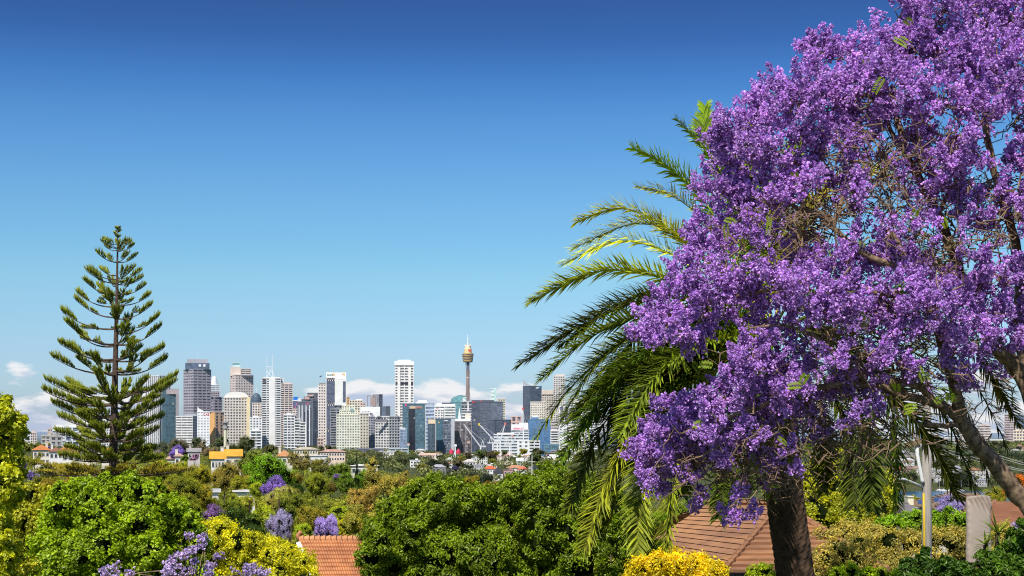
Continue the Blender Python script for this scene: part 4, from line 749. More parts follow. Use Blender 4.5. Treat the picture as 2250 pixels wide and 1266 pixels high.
# ================================================================ trees of the middle distance
T = tree
rows = [
 ('bright green bushy tree left of the cream orange roofed villa', 38, 967, 38, 560, BRG, 'round'), ('olive tree behind the chimney of the cream villa', 62, 968, 34, 900, OLV, 'round'), ('olive brown tree above the cream villa roof', 86, 969, 36, 950, OLD, 'round'), ('olive tree left of the beige low block', 108, 971, 30, 950, OLV, 'euc'),
 ('dark grey green tree in front of the cream villa', 76, 992, 44, 480, OLD, 'euc'), ('grey green rounded tree below the brown hip roof', 106, 1017, 52, 420, GYG, 'round'), ('dull purple jacaranda at the left edge, above the vivid one', 50, 1016, 24, 430, (.30, .17, .5), 'jac'), ('vivid purple jacaranda on the lower left slope', 71, 1029, 38, 390, PUR, 'jac'),
 ('small purple jacaranda above the villa roofs', 103, 978, 17, 660, PUR, 'jac'), ('pale lilac jacaranda in front of the pink roof', 186, 977, 24, 600, LIL, 'jac'), ('second pale lilac jacaranda, nearer the pine', 203, 981, 22, 580, LIL, 'jac'), ('pale lilac jacaranda just right of the pine trunk', 298, 979, 26, 600, LIL, 'jac'),
 ('olive tree right of the pine trunk behind the pale lilac crown', 318, 977, 36, 640, OLV, 'round'), ('grey green wide tree below the striped tower', 352, 956, 46, 820, (.10, .11, .05), 'dome'), ('dark grey green tree below the teal glass slab', 393, 962, 58, 900, GYG, 'round'), ('small dark tree in front of the white banded offices', 432, 960, 28, 1000, GYG, 'round'),
 ('leafless looking brown tree below the orange tower', 460, 964, 54, 720, (.36, .25, .12), 'euc'), ('dark tree behind the round capped column', 485, 956, 36, 980, GYG, 'round'), ('dark green bushy tree at the foot of the capped column', 516, 970, 54, 640, (.06, .085, .02), 'round'), ('round grey green tree before the beige arched hotel', 544, 956, 44, 900, GYG, 'round'),
 ('bright purple dome shaped jacaranda above the pink hip roofs', 387, 978, 44, 560, (.52, .28, .95), 'jac'), ('pale lilac jacaranda left of the yellow roofed wing', 427, 995, 26, 520, LIL, 'jac'), ('dusty lilac tree left of the bright purple dome', 343, 985, 26, 560, (.42, .28, .45), 'jac'), ('dark green tree between the purple dome and the lilac tree', 407, 998, 22, 480, GRN, 'round'),
 ('broad dark olive tree right of the yellow roofed house', 558, 981, 96, 430, (.26, .27, .035), 'round'), ('dark tree above the round green tree', 590, 974, 32, 620, GYG, 'round'), ('round vivid green tree in the middle of the valley', 592, 994, 116, 300, BRG, 'round'), ('yellow green tree below the dusty lilac tree', 345, 1004, 76, 380, YGR, 'round'),
 ('ochre tinted rounded tree beneath the yellow roofed wing', 494, 1012, 82, 320, (.38, .34, .05), 'round'), ('olive rounded tree left of the ochre tinted one', 436, 1019, 66, 330, OLV, 'round'), ('ragged brown eucalyptus right of the vivid green tree', 662, 988, 66, 320, (.40, .34, .09), 'euc'), ('olive eucalyptus right of the ragged brown one', 706, 1004, 50, 330, (.28, .27, .06), 'euc'),
 ('mid green tree behind the wide fig', 748, 1014, 66, 340, GRN, 'round'), ('pointed dark conifer behind the brown eucalyptus', 784, 1006, 30, 330, (.03, .06, .025), 'tall'), ('wide dark olive fig with a smooth domed crown', 712, 1046, 158, 230, OLD, 'dome'), ('yellow green spreading tree overlapping the wide fig', 766, 1060, 100, 205, (.46, .46, .03), 'dome'),
 ('yellow olive tree between the two tall lilac jacarandas', 682, 1106, 86, 160, (.36, .37, .03), 'round'), ('light olive tree in front of the purple crown', 612, 1063, 66, 215, (.46, .44, .08), 'dome'), ('deep purple jacaranda behind the light olive tree', 600, 1044, 76, 250, (.46, .25, .92), 'jac'), ('lime green small tree left of the deep purple jacaranda', 563, 1056, 46, 262, YGR, 'round'),
 ('dark green dome shaped tree above the yellow foliage', 530, 1111, 128, 135, DKG, 'round'), ('faded purple jacaranda left of the dark green dome', 467, 1107, 72, 170, (.36, .22, .58), 'jac'), ('tall pale lilac jacaranda left of the orange tiled roof', 616, 1109, 68, 140, (.62, .42, .9), 'jac'), ('second tall lilac jacaranda, directly above the orange tiled roof', 716, 1122, 66, 140, (.60, .40, .9), 'jac'),
 ('tiny purple jacaranda behind the wide fig', 741, 1039, 18, 330, PUR, 'jac'), ('tiny purple speck of jacaranda near the white pavilion', 728, 1018, 10, 520, PUR, 'jac'), ('tall brown eucalyptus with pale limbs, highest in the middle', 848, 1003, 112, 200, (.50, .43, .09), 'euc'), ('brown eucalyptus left of the tallest one', 795, 1058, 100, 180, (.50, .43, .09), 'euc'),
 ('low spreading brown eucalyptus above the orange tiled roof', 828, 1094, 160, 150, (.46, .40, .08), 'euc'), ('small brown eucalyptus top right of the tallest one', 904, 1034, 60, 190, (.50, .43, .09), 'euc'), ('olive green tree behind the lower pine branches', 395, 1040, 96, 190, (.34, .34, .03), 'round'), ('mossy green tree right of the pine trunk base', 335, 1056, 100, 140, OLV, 'round'),
 ('dull olive tree under the faded purple jacaranda', 420, 1082, 84, 150, OLD, 'round'), ('ochre green tree left of the pine trunk base', 130, 1046, 100, 140, (.34, .33, .03), 'round'), ('low olive tree between the pine and bright leafy tree', 200, 1062, 110, 115, OLV, 'round'), ('dark shrubby tree under the left orange house', 160, 1010, 60, 330, OLD, 'round'),
 ('golden tipped round tree peeking over the dark leafy tree', 1035, 1043, 44, 120, (.46, .34, .03), 'round'), ('second golden tipped tree right of the first', 1086, 1053, 56, 112, (.40, .34, .04), 'round'), ('third golden tipped tree lowest on the right', 1122, 1060, 44, 108, (.42, .34, .05), 'euc'),
 ('lime green tree seen under the jacaranda, above the brown roof', 1594, 1058, 92, 105, BRG, 'round'), ('dark green tree under the palm left of the brown roof', 1520, 1090, 90, 95, GRN, 'round'), ('slender dark cypress left of the wooden pole', 1987, 1036, 16, 150, (.05, .08, .03), 'tall'), ('green dome shaped tree over the covered board', 2135, 1070, 60, 190, (.36, .37, .03), 'dome'),
 ('bright orange autumn tree at the right edge', 2232, 1036, 84, 110, (.80, .24, .02), 'round'), ('olive bush under the orange autumn tree', 2185, 1068, 60, 125, OLV, 'round'), ('purple jacaranda in front of the solar panel roof', 2085, 1082, 88, 75, (.58, .40, .92), 'jac'), ('small purple jacaranda left of the wooden pole', 1986, 1122, 50, 66, (.58, .40, .92), 'jac'), ('small purple jacaranda low at the right edge', 2242, 1140, 46, 56, (.58, .40, .92), 'jac'),
 ('olive tree left of the faded purple jacaranda', 436, 1062, 84, 205, OLV, 'round'), ('mid green tree right of the faded purple jacaranda', 506, 1092, 74, 172, GRN, 'round'), ('yellow green tree behind the tall pale lilac jacaranda', 574, 1086, 80, 178, YGR, 'dome'), ('dark olive tree directly behind the first tall lilac jacaranda', 640, 1082, 72, 188, OLD, 'round'), ('sunlit olive tree between and behind the two tall lilac jacarandas', 690, 1082, 104, 176, (.40, .42, .03), 'dome'), ('yellow green tree right of the second tall lilac jacaranda', 776, 1098, 88, 150, YGR, 'dome'),
 ('small dark green tree under the dark green dome', 556, 1150, 60, 118, DKG, 'round'), ('yellow green bush between the two tall lilac jacarandas', 666, 1146, 54, 128, YGR, 'round'), ('tawny bush above the right end of the orange ridge', 778, 1148, 74, 120, (.46, .40, .08), 'euc'), ('olive tree below the ragged brown eucalyptus', 640, 1034, 56, 305, OLD, 'round'), ('yellow olive tree below the olive eucalyptus', 694, 1034, 70, 288, OLV, 'round'), ('mid green tree left of the tallest brown eucalyptus', 768, 1036, 64, 300, GRN, 'round'),
 ('olive tree left below the vivid green tree', 536, 1042, 62, 300, OLV, 'round'), ('dark green tree right below the vivid green tree', 648, 1058, 44, 270, DKG, 'round'), ('tawny eucalyptus left of the dark glossy tree', 880, 1066, 70, 140, (.48, .41, .09), 'euc'),
 ('olive shrub hiding the low white roofed house', 532, 1084, 62, 270, OLV, 'round'), ('dark olive shrub before the small white gabled shed', 464, 1088, 52, 275, OLD, 'round'), ('low olive tree before the white columned porch', 478, 1024, 60, 430, OLV, 'round'), ('yellow green tree before the pink hipped villa', 386, 1012, 60, 470, YGR, 'round'), ('olive tree at the foot of the long white shed', 700, 1004, 46, 700, OLD, 'round'), ('mid green tree below the white pavilion', 800, 1028, 60, 420, GRN, 'round'),
 ('yellow green shrub beside the cream chimney', 2010, 1086, 34, 130, YGR, 'round'), ('dark tree left of the cream chimney', 1955, 1075, 50, 150, DKG, 'round'),
]
for r_ in rows:
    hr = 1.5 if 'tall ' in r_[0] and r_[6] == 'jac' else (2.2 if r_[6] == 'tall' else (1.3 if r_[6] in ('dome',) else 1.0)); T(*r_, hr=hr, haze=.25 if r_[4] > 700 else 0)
# middle slope right of centre
rows = [('dark shaded tree left of the grey carport house', 950, 1006, 50, 1320, (.035, .05, .03), 'round'), ('dark tree behind the carport house', 975, 1011, 34, 1340, (.035, .05, .035), 'round'), ('yellow flowering bush below the white crane post', 1011, 1003, 13, 1550, (.65, .55, .03), 'round'), ('grey olive tree under the yellow flowering bush', 1004, 1008, 28, 1440, (.20, .18, .09), 'round'),
 ('flat topped dark tree right of the grey olive tree', 1030, 1014, 24, 1330, (.03, .045, .03), 'dome'), ('shaded purple jacaranda in the dark trees', 997, 1021, 34, 1200, (.17, .11, .34), 'jac'), ('grey green tall tree left under the cranes', 1060, 985, 36, 1800, GYG, 'round'), ('grey brown tree directly under the crane feet', 1078, 988, 30, 1780, (.22, .18, .12), 'round'),
 ('rounded dark tree among the pink roofed flats', 1108, 988, 18, 1740, GYG, 'round'), ('olive tree at the left end of the pink roofed flats', 1092, 990, 16, 1760, OLV, 'round'), ('wide grey green tree right of the white gabled house', 1178, 993, 34, 1480, GYG, 'round'), ('olive tree under the low white apartments', 1150, 985, 22, 1850, OLV, 'round'),
 ('grey olive tree under the white flats with dark balconies', 1184, 983, 34, 1820, (.16, .16, .09), 'round'), ('small lilac tree by the white gabled cottage', 1203, 997, 10, 1550, (.40, .26, .6), 'jac'), ('yellow tree touching the palm fronds', 1240, 1000, 22, 1500, YGR, 'round'), ('rusty tree under the palm fronds', 1232, 981, 24, 1850, (.36, .2, .1), 'euc'),
 ('lime bush left of the white gabled house', 1141, 998, 12, 1500, YGR, 'round'), ('brown red tree beside the red roofed tents', 1030, 993, 22, 1750, (.2, .13, .08), 'round'), ('dark wide tree below the shaded purple jacaranda', 1035, 1036, 60, 1120, (.03, .045, .035), 'round'), ('dark tree beneath the carport house', 985, 1040, 50, 1100, (.035, .045, .03), 'round'),
 ('dark tree left of the white framed villa', 1070, 1040, 34, 1090, (.03, .045, .035), 'round'), ('dark tree under the pink brick flats', 1118, 1046, 36, 1060, (.035, .05, .035), 'round'), ('dark tree under the red roofed house on the right', 1150, 1040, 34, 1100, (.035, .055, .035), 'round'), ('olive tree right of the cubic white house', 930, 1018, 34, 1150, OLD, 'round'),
 ('light green tree row below the grey warehouse, left end', 775, 1008, 30, 900, (.12, .2, .05), 'round'), ('light green tree row below the grey warehouse, middle', 802, 1009, 32, 900, (.13, .22, .05), 'round'), ('light green tree row below the grey warehouse, right end', 828, 1010, 30, 920, (.12, .2, .05), 'round'), ('rounded green tree below the dark balconied slab', 714, 975, 40, 1400, (.12, .17, .07), 'round'),
 ('green tree left of the pale crane post', 884, 1003, 30, 1300, (.10, .15, .06), 'round'), ('green tree right of the pale crane post', 908, 1001, 26, 1500, (.10, .15, .06), 'round'), ('large dark tree at the far water edge', 2112, 1033, 62, 1660, (.03, .045, .045), 'round'), ('dark tree on the far shore left of the largest one', 2075, 1050, 40, 1670, (.035, .05, .045), 'round'),
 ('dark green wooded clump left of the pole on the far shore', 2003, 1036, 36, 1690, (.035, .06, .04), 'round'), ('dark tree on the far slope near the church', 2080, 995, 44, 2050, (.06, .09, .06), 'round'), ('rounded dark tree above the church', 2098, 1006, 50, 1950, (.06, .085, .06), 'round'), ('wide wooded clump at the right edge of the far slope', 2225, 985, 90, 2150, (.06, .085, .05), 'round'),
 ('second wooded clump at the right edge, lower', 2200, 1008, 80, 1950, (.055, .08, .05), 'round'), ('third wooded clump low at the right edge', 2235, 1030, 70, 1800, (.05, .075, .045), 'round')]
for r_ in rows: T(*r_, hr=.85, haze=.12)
RR = random.Random(5)
for i in range(85):      # trees between the houses of the middle slope
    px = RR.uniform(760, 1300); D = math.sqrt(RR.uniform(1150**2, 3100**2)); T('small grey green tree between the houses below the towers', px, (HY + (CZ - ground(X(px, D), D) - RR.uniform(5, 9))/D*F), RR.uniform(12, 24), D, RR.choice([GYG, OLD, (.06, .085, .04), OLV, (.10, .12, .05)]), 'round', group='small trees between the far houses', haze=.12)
for i in range(58):      # dark trees on the far shore
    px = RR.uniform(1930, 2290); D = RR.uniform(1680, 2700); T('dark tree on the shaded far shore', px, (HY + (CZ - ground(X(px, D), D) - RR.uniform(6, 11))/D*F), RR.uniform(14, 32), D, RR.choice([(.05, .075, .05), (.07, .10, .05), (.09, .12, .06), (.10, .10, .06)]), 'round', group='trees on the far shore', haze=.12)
for i in range(34):      # beyond the left ridge
    px = RR.uniform(-60, 760); D = RR.uniform(820, 2400); T('small tree on the ridge behind the left houses', px, (HY + (CZ - ground(X(px, D), D) - RR.uniform(5, 9))/D*F), RR.uniform(14, 26), D, RR.choice([GYG, OLD, OLV, GRN]), 'round', group='small trees on the left ridge', haze=.15)
for i in range(150):     # the valley floor
    px = RR.uniform(-80, 1500) if i < 155 else RR.uniform(1450, 2350); D = RR.uniform(85, 480); h = RR.uniform(4., 7)
    if 370 < px < 930 and D < 340: continue
    T('small tree in the green valley between the named trees', px, (HY + (CZ - ground(X(px, D), D) - h)/D*F), min(100, RR.uniform(6, 11)*F/D), D, RR.choice([OLV, OLD, GRN, YGR, BRG, (.30, .25, .05)]), RR.choice(['round', 'round', 'dome', 'euc']), group='trees filling the valley')
HC = [((.62, .6, .57), (.62, .6, .58)), (CRW, PNR), ((.8, .78, .74), (.5, .3, .22)), ((.66, .56, .46), (.4, .36, .34)), ((.7, .68, .64), (.62, .58, .54)), (CRW, (.55, .28, .16))]
for i in range(24):
    px = RR.uniform(820, 1260); D = RR.uniform(1500, 2900); x = X(px, D); g = ground(x, D); w_ = RR.uniform(12, 24); ye = HY + (CZ - g - RR.uniform(5, 8))/D*F; wc, rc = RR.choice(HC)
    house('small pale house among trees on the slope below the towers', px - w_/2*F/D, px + w_/2*F/D, ye - 2.6*F/D, ye, D, wc, rc, storeys=2, nwin=4, chim=False, group='houses on the slope below the towers', flat=RR.random() < .4)
for i in range(30):
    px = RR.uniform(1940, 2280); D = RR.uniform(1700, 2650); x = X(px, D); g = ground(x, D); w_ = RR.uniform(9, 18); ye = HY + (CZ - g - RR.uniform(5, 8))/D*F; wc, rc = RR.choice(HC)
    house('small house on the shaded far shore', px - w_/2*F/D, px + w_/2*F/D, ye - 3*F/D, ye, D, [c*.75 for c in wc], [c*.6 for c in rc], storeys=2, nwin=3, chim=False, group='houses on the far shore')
# round capped column by the hotel
D = 900; o = empty('capped_column', (X(495, D), D, Z(982, D)), 0, 'pale column with a wide grey cap standing before the beige arched hotel', 'water tower'); s = D/F
MB().lathe([(3.6*s, -6), (3.4*s, 37*s)], 16).build('shaft', M['wall'], o, (.74, .70, .52)); MB().lathe([(3.5*s, 36.5*s), (5.6*s, 40*s), (5.8*s, 46*s)], 16).build('tank', M['wall'], o, (.42, .41, .38)); MB().lathe([(4.8*s, 46.2*s), (4.8*s, 52*s)], 16).build('drum', M['wall'], o, (.20, .20, .21)); MB().lathe([(7.2*s, 52.2*s), (7.4*s, 54*s), (2*s, 56*s)], 16).build('cap', M['wall'], o, (.34, .33, .33))
o = empty('market_tent', (X(1000, 1900), 1900, ground(X(1000, 1900), 1900)), 0, 'pair of red tent roofs at the white crane post', 'tent'); s = 1900/F
for xx in (-8, 7): MB().lathe([(5.5*s, 12), (5*s, 15), (.3, 18)], 10, (xx*s, 0)).build('canopy', M['wall'], o, (.6, .05, .1)); MB().box((xx*s, 0, 6), (.5, .5, 12)).build('post', M['metal'], o, (.7, .7, .7))
# power pole in the middle distance
D = 1200; o = empty('power_pole', (X(1169, D), D, ground(X(1169, D), D)), 0, 'pale power pole standing right of the white gabled house', 'power pole'); zt = Z(1000, D) - o.location.z
MB().tube([(0, 0, 0), (0, 0, zt)], [.4, .3], 6).build('pole', M['metal'], o, (.7, .68, .62)); MB().box((0, 0, zt-5), (5, .4, .4)).build('crossarm', M['metal'], o, (.6, .56, .5))

# far woods that read as one mass
R = np.random.default_rng(78); V = []; Fq = []; tn = []; k0 = 0
for x0_, x1_, d0_, d1_, num in ((-80, 780, 900, 3300, 420), (700, 1330, 1000, 3000, 520), (1920, 2330, 1660, 3000, 420), (1300, 1950, 700, 3000, 300)):
    for i in range(num):
        y = math.sqrt(R.uniform(d0_**2, d1_**2)); x = X(R.uniform(x0_, x1_), y); g = ground(x, y); r = R.uniform(2.4, 5.); nl = 70
        d = unit(R.normal(size=(nl, 3)) + np.array((0, -.3, .4))); p = np.array((x, y, g + r*.8)) + d*r*R.uniform(.75, 1.1, (nl, 1))*np.array((1.15, 1.15, .9))
        v, f = leaf_quads(p, unit(d + R.normal(size=d.shape)*.4), r*.5*R.uniform(.6, 1.2, nl), .7, R); V.append(v); Fq.append(f + k0); k0 += len(v); tn.append(np.repeat(np.clip(R.uniform(-.2, .6) + R.uniform(-.2, .2, nl), 0, 1), 4))
tag(link('far_woods', np_mesh('far_woods', np.concatenate(V), np.concatenate(Fq), M['leaf'], np.concatenate(tn)), None, (.25, .28, .10)), 'distant grey green woods on the slopes below the city', 'woods', None, 'stuff')
# low bushes and ground cover between everything
R = np.random.default_rng(77); V = []; Fq = []; tn = []; k0 = 0
for lo, hi, num, nl in ((60, 160, 800, 200), (160, 420, 2600, 110), (420, 1000, 4600, 50), (1000, 2700, 4200, 16)):
    for i in range(num):
        y = math.sqrt(R.uniform(lo*lo, hi*hi)); px = R.uniform(-150, 2400); x = X(px, y); g = ground(x, y)
        if g < 1: continue
        r = R.uniform(.8, 2.0)*(1 + y/2600); c_ = np.array((x, y, g + r*.25)); d = unit(R.normal(size=(nl, 3)) + np.array((0, -.2, .5))); p = c_ + d*r*R.uniform(.7, 1.05, (nl, 1))*np.array((1.3, 1.3, .8))
        v, f = leaf_quads(p, unit(d + R.normal(size=d.shape)*.5), r*.30*R.uniform(.6, 1.2, nl), .6, R); V.append(v); Fq.append(f + k0); k0 += len(v); tn.append(np.repeat(np.clip(R.uniform(-.1, .7) + R.uniform(-.2, .2, nl), 0, 1), 4))
tag(link('undergrowth', np_mesh('undergrowth', np.concatenate(V), np.concatenate(Fq), M['leaf'], np.concatenate(tn)), None, (.42, .45, .03)), 'green bushes and ground cover spreading between the trees and houses', 'ground cover', None, 'stuff')
# ================================================================ near trees shaped lobe by lobe
def near_tree(label, name, cat, D, lobes, n, leaf, col, aspect=.5, seed=1, foot=None, limbs=True, core=.6, mat=None, kcl=30, clump=.24, jitter=.8, trunk_r=None, shell=(.7, 1.05), base=None):
    """lobes: (px, py, radius in photo pixels, metres behind D)"""
    R = np.random.default_rng(seed); Lb = []
    for px, py, r, dd in lobes: p = P(px, py, D+dd); Lb.append((*p, r*(D+dd)/F))
    Lb = np.array(Lb); fx, fy = (Lb[:, 0].mean(), Lb[:, 1].mean()+1.2) if foot is None else (X(foot[0], D+foot[1]), D+foot[1])
    g = ground(fx, fy) if base is None else base; O = np.array((fx, fy, g)); Lb[:, :3] -= O
    o = empty(name, O, 0, label, cat)
    link('crown', foliage_mesh('crown', [tuple(q) for q in Lb], n, leaf, aspect, seed, mat, core, jitter, kcl=kcl, clump=clump, shell=shell, keep=.42), o, col)
    m = MB(); mid = Lb[:, :3].mean(0); top = np.array((mid[0]*.5, mid[1]*.5, max(.4, Lb[:, 2].min()*.75))); tr = trunk_r or .011*mid[2] + .04
    m.tube([(0, 0, -.1), top*.5 + R.normal(size=3)*.05, top], [tr, tr*.8, tr*.65], 9)
    if limbs:
        for q in Lb: e = q[:3] + np.array((0, 0, q[3]*.3)); k = (top+e)/2 + np.array((0, .5, -.15)) + R.normal(size=3)*.12; m.tube([top*.96, k, e], [tr*.4, tr*.25, tr*.08], 6)
    m.build('trunk', M['bark'], o, smooth=True); return o
def jl(pts, amp, seed): 
    r = random.Random(seed); return [(a, b, c_, r.uniform(-amp, amp)) for a, b, c_ in pts]
def fill(xs, ys, n, r0, r1, dd, seed, top=None):
    r = random.Random(seed); out = []
    while len(out) < n:
        px, py = r.uniform(*xs), r.uniform(*ys)
        if top and py < np.interp(px, [q[0] for q in top], [q[1] for q in top]): continue
        out.append((px, py, r.uniform(r0, r1), r.uniform(-dd, dd)))
    return out
near_tree('bright green maple leaved tree filling the lower left', 'leafy_tree', 'tree', 30, [(215, 1112, 34, -.9), (205, 1150, 40, -1.), (225, 1195, 44, -1.1), (180, 1220, 44, -1.1), (325, 1215, 44, -1.), (420, 1150, 26, -.3), (440, 1205, 28, -.3)] + jl([(150, 1105, 42), (205, 1095, 45), (270, 1088, 42), (325, 1105, 42), (380, 1140, 45), (420, 1185, 36), (140, 1165, 55), (225, 1160, 60), (310, 1165, 60), (120, 1230, 60), (200, 1240, 65), (290, 1250, 65), (370, 1240, 55), (130, 1075, 18), (165, 1066, 17), (232, 1052, 15), (285, 1048, 16), (345, 1070, 18), (255, 1068, 18), (240, 1330, 90), (120, 1330, 70), (350, 1330, 70)], .6, 1) + fill((100, 445), (1075, 1290), 46, 18, 34, .9, 91, [(100, 1110), (170, 1075), (280, 1062), (360, 1090), (445, 1190)]) + fill((100, 450), (1045, 1160), 44, 6, 12, .7, 97, [(100, 1085), (170, 1055), (280, 1040), (360, 1062), (450, 1165)]), 96000, .068, (.30, .44, .012), .7, 1, limbs=False, core=.42, kcl=30, clump=.22)
near_tree('yellow green tree between the edge tree and bright maple leaved tree', 'leafy_tree', 'tree', 34, jl([(35, 1105, 36), (85, 1112, 36), (60, 1150, 45), (105, 1165, 40), (20, 1175, 45), (75, 1205, 50), (30, 1240, 50), (90, 1265, 50), (60, 1330, 80)], .5, 2) + fill((0, 135), (1085, 1290), 34, 14, 30, 1.2, 92) + [(118, 1100, 26, -2.), (140, 1120, 28, -2.4), (110, 1150, 30, -2.4)], 40000, .068, (.40, .42, .02), .7, 2, limbs=False, core=.42, kcl=40, clump=.2)
near_tree('sunlit yellow tree rising along the left edge', 'leafy_tree', 'tree', 22, jl([(-8, 900, 34), (36, 928, 20), (12, 955, 28), (-5, 1000, 40), (32, 1005, 20), (25, 1055, 26), (-10, 1070, 45), (48, 1040, 12), (-15, 1140, 45), (-10, 1220, 45), (12, 1240, 30), (15, 880, 12), (50, 950, 10), (-60, 980, 80), (-60, 1120, 80), (-40, 1290, 70)], .35, 3) + fill((-30, 40), (890, 1280), 34, 12, 22, .4, 95), 38000, .07, (.50, .55, .018), .7, 3, core=.45, limbs=False, foot=(-90, .6))
near_tree('dense yellow foliaged tree left of the orange tiled roof', 'leafy_tree', 'tree', 42, jl([(440, 1172, 28), (485, 1165, 30), (420, 1200, 34), (465, 1200, 36), (520, 1192, 36), (560, 1190, 22), (590, 1212, 36), (635, 1225, 32), (668, 1238, 28), (400, 1240, 46), (470, 1245, 46), (540, 1245, 46), (610, 1262, 42), (670, 1275, 36), (440, 1320, 70), (560, 1330, 80), (650, 1330, 60)], .8, 4) + fill((385, 690), (1170, 1300), 36, 16, 28, .8, 93, [(385, 1200), (440, 1165), (500, 1165), (560, 1185), (640, 1215), (690, 1255)]) + fill((385, 705), (1140, 1240), 40, 6, 11, .7, 98, [(385, 1175), (440, 1145), (500, 1145), (560, 1165), (640, 1195), (705, 1235)]), 76000, .068, (.62, .63, .022), .55, 4, limbs=False, core=.42, kcl=30, clump=.22)
near_tree('dense dark glossy tree filling the lower middle', 'leafy_tree', 'tree', 42, jl([(955, 1070, 30), (992, 1080, 30), (918, 1100, 32), (884, 1100, 26), (858, 1125, 32), (838, 1175, 36), (818, 1225, 36), (1045, 1098, 34), (1092, 1100, 34), (1140, 1075, 36), (1196, 1036, 22), (1196, 1075, 38), (1226, 1045, 24), (1250, 1095, 42), (1300, 1090, 42), (1352, 1120, 44), (1400, 1155, 46), (1128, 1062, 20), (925, 1150, 52), (1010, 1145, 56), (1100, 1150, 56), (1190, 1145, 56), (1285, 1160, 56), (1370, 1215, 56), (880, 1215, 56), (970, 1225, 64), (1070, 1225, 64), (1175, 1225, 64), (1275, 1240, 64), (1440, 1235, 46), (840, 1280, 50), (950, 1300, 70), (1100, 1310, 80), (1250, 1320, 80), (1390, 1300, 70)], 1.2, 5) + fill((815, 1460), (1060, 1290), 90, 20, 40, 1.5, 94, [(815, 1190), (860, 1115), (950, 1065), (1050, 1095), (1140, 1070), (1240, 1060), (1340, 1110), (1460, 1200)]) + fill((815, 1460), (1015, 1230), 70, 7, 13, 1., 96, [(815, 1165), (860, 1090), (950, 1038), (1050, 1070), (1140, 1040), (1190, 1014), (1240, 1026), (1340, 1080), (1460, 1170)]), 210000, .105, (.20, .30, .010), .45, 5, limbs=False, kcl=30, clump=.2, core=.45)
near_tree('olive green cloud pruned tree right of the palm trunk', 'leafy_tree', 'tree', 92, [(a, b, c_, d) for a, b, c_, d in [(1840, 1025, 40, 0), (1890, 1040, 38, 1), (1800, 1050, 38, 0), (1780, 1095, 36, -1), (1850, 1075, 40, -1), (1915, 1085, 40, 0), (1940, 1060, 28, 2), (1800, 1130, 40, -2), (1870, 1120, 42, -2), (1930, 1125, 36, -2), (1770, 1150, 36, -2), (1840, 1160, 40, -2), (1905, 1160, 40, -2), (1760, 1060, 34, 2), (1720, 1080, 40, 3)]], 42000, .20, (.42, .45, .02), .5, 6, kcl=30)
near_tree('dry yellow brown hedge behind the wooden pole', 'hedge', 'hedge', 51, [(1845, 1205, 30, -6.5), (1815, 1232, 32, -6.5), (1868, 1235, 38, -6.5), (1830, 1275, 40, -6.5), (1900, 1255, 38, -6), (1790, 1266, 26, -6.5), (1885, 1200, 32, -6)] + jl([(1815, 1190, 36), (1860, 1178, 36), (1910, 1180, 36), (1955, 1190, 34), (2000, 1196, 34), (2045, 1192, 34), (2090, 1192, 34), (2125, 1200, 34), (1810, 1240, 44), (1880, 1240, 46), (1960, 1245, 46), (2040, 1245, 46), (2110, 1250, 44), (2210, 1185, 34), (2250, 1190, 34), (2190, 1230, 40), (1830, 1310, 60), (1950, 1310, 60), (2070, 1310, 60)], .5, 7), 60000, .085, (.50, .44, .11), .45, 7, kcl=34, limbs=False)
near_tree('fresh green bushes behind the dry hedge', 'shrub', 'shrub', 62, jl([(1955, 1152, 20), (1985, 1150, 22), (2020, 1142, 22), (2055, 1148, 22), (2090, 1142, 24), (2115, 1150, 22), (1940, 1165, 24), (2000, 1172, 24), (2060, 1172, 26), (2110, 1175, 24)], .5, 8), 14000, .11, (.24, .42, .012), .55, 8, limbs=False)
near_tree('clipped golden shrub under the lowest palm fronds', 'shrub', 'shrub', 30.5, jl([(1405, 1252, 26), (1445, 1240, 26), (1490, 1236, 26), (1535, 1242, 26), (1572, 1255, 24), (1425, 1290, 34), (1490, 1290, 40), (1550, 1290, 36), (1390, 1275, 22)], .3, 9), 18000, .065, (.84, .70, .015), .5, 9, limbs=False, clump=.34)
near_tree('lime green shrub at the foot of the palm trunk', 'shrub', 'shrub', 43, jl([(1655, 1258, 18), (1682, 1256, 20), (1665, 1285, 26), (1695, 1285, 24)], .2, 10), 4500, .06, (.42, .55, .012), .55, 10, limbs=False)
near_tree('lime green shrub in front of the dry hedge', 'shrub', 'shrub', 42, jl([(1838, 1262, 18), (1870, 1256, 20), (1905, 1262, 20), (1935, 1262, 18), (1870, 1295, 34), (1920, 1295, 34), (1970, 1268, 18)], .2, 11), 6500, .06, (.42, .58, .012), .55, 11, limbs=False)
near_tree('dark leafy shrub at the foot of the covered board', 'shrub', 'shrub', 21.5, jl([(1995, 1246, 18), (2030, 1232, 16), (2040, 1250, 22), (2080, 1246, 20), (2115, 1256, 20), (2060, 1285, 40), (2000, 1290, 34), (2130, 1290, 34), (2035, 1212, 9)], .25, 12), 12000, .07, (.05, .12, .012), .5, 12, limbs=False, core=.3)
near_tree('dark leafy bush around the foot of the spiky yucca', 'shrub', 'shrub', 21.9, jl([(2165, 1232, 22), (2205, 1222, 26), (2240, 1190, 28), (2250, 1235, 34), (2190, 1262, 32), (2240, 1285, 44), (2255, 1160, 20)], .25, 13), 14000, .07, (.08, .17, .012), .5, 13, limbs=False, core=.3)
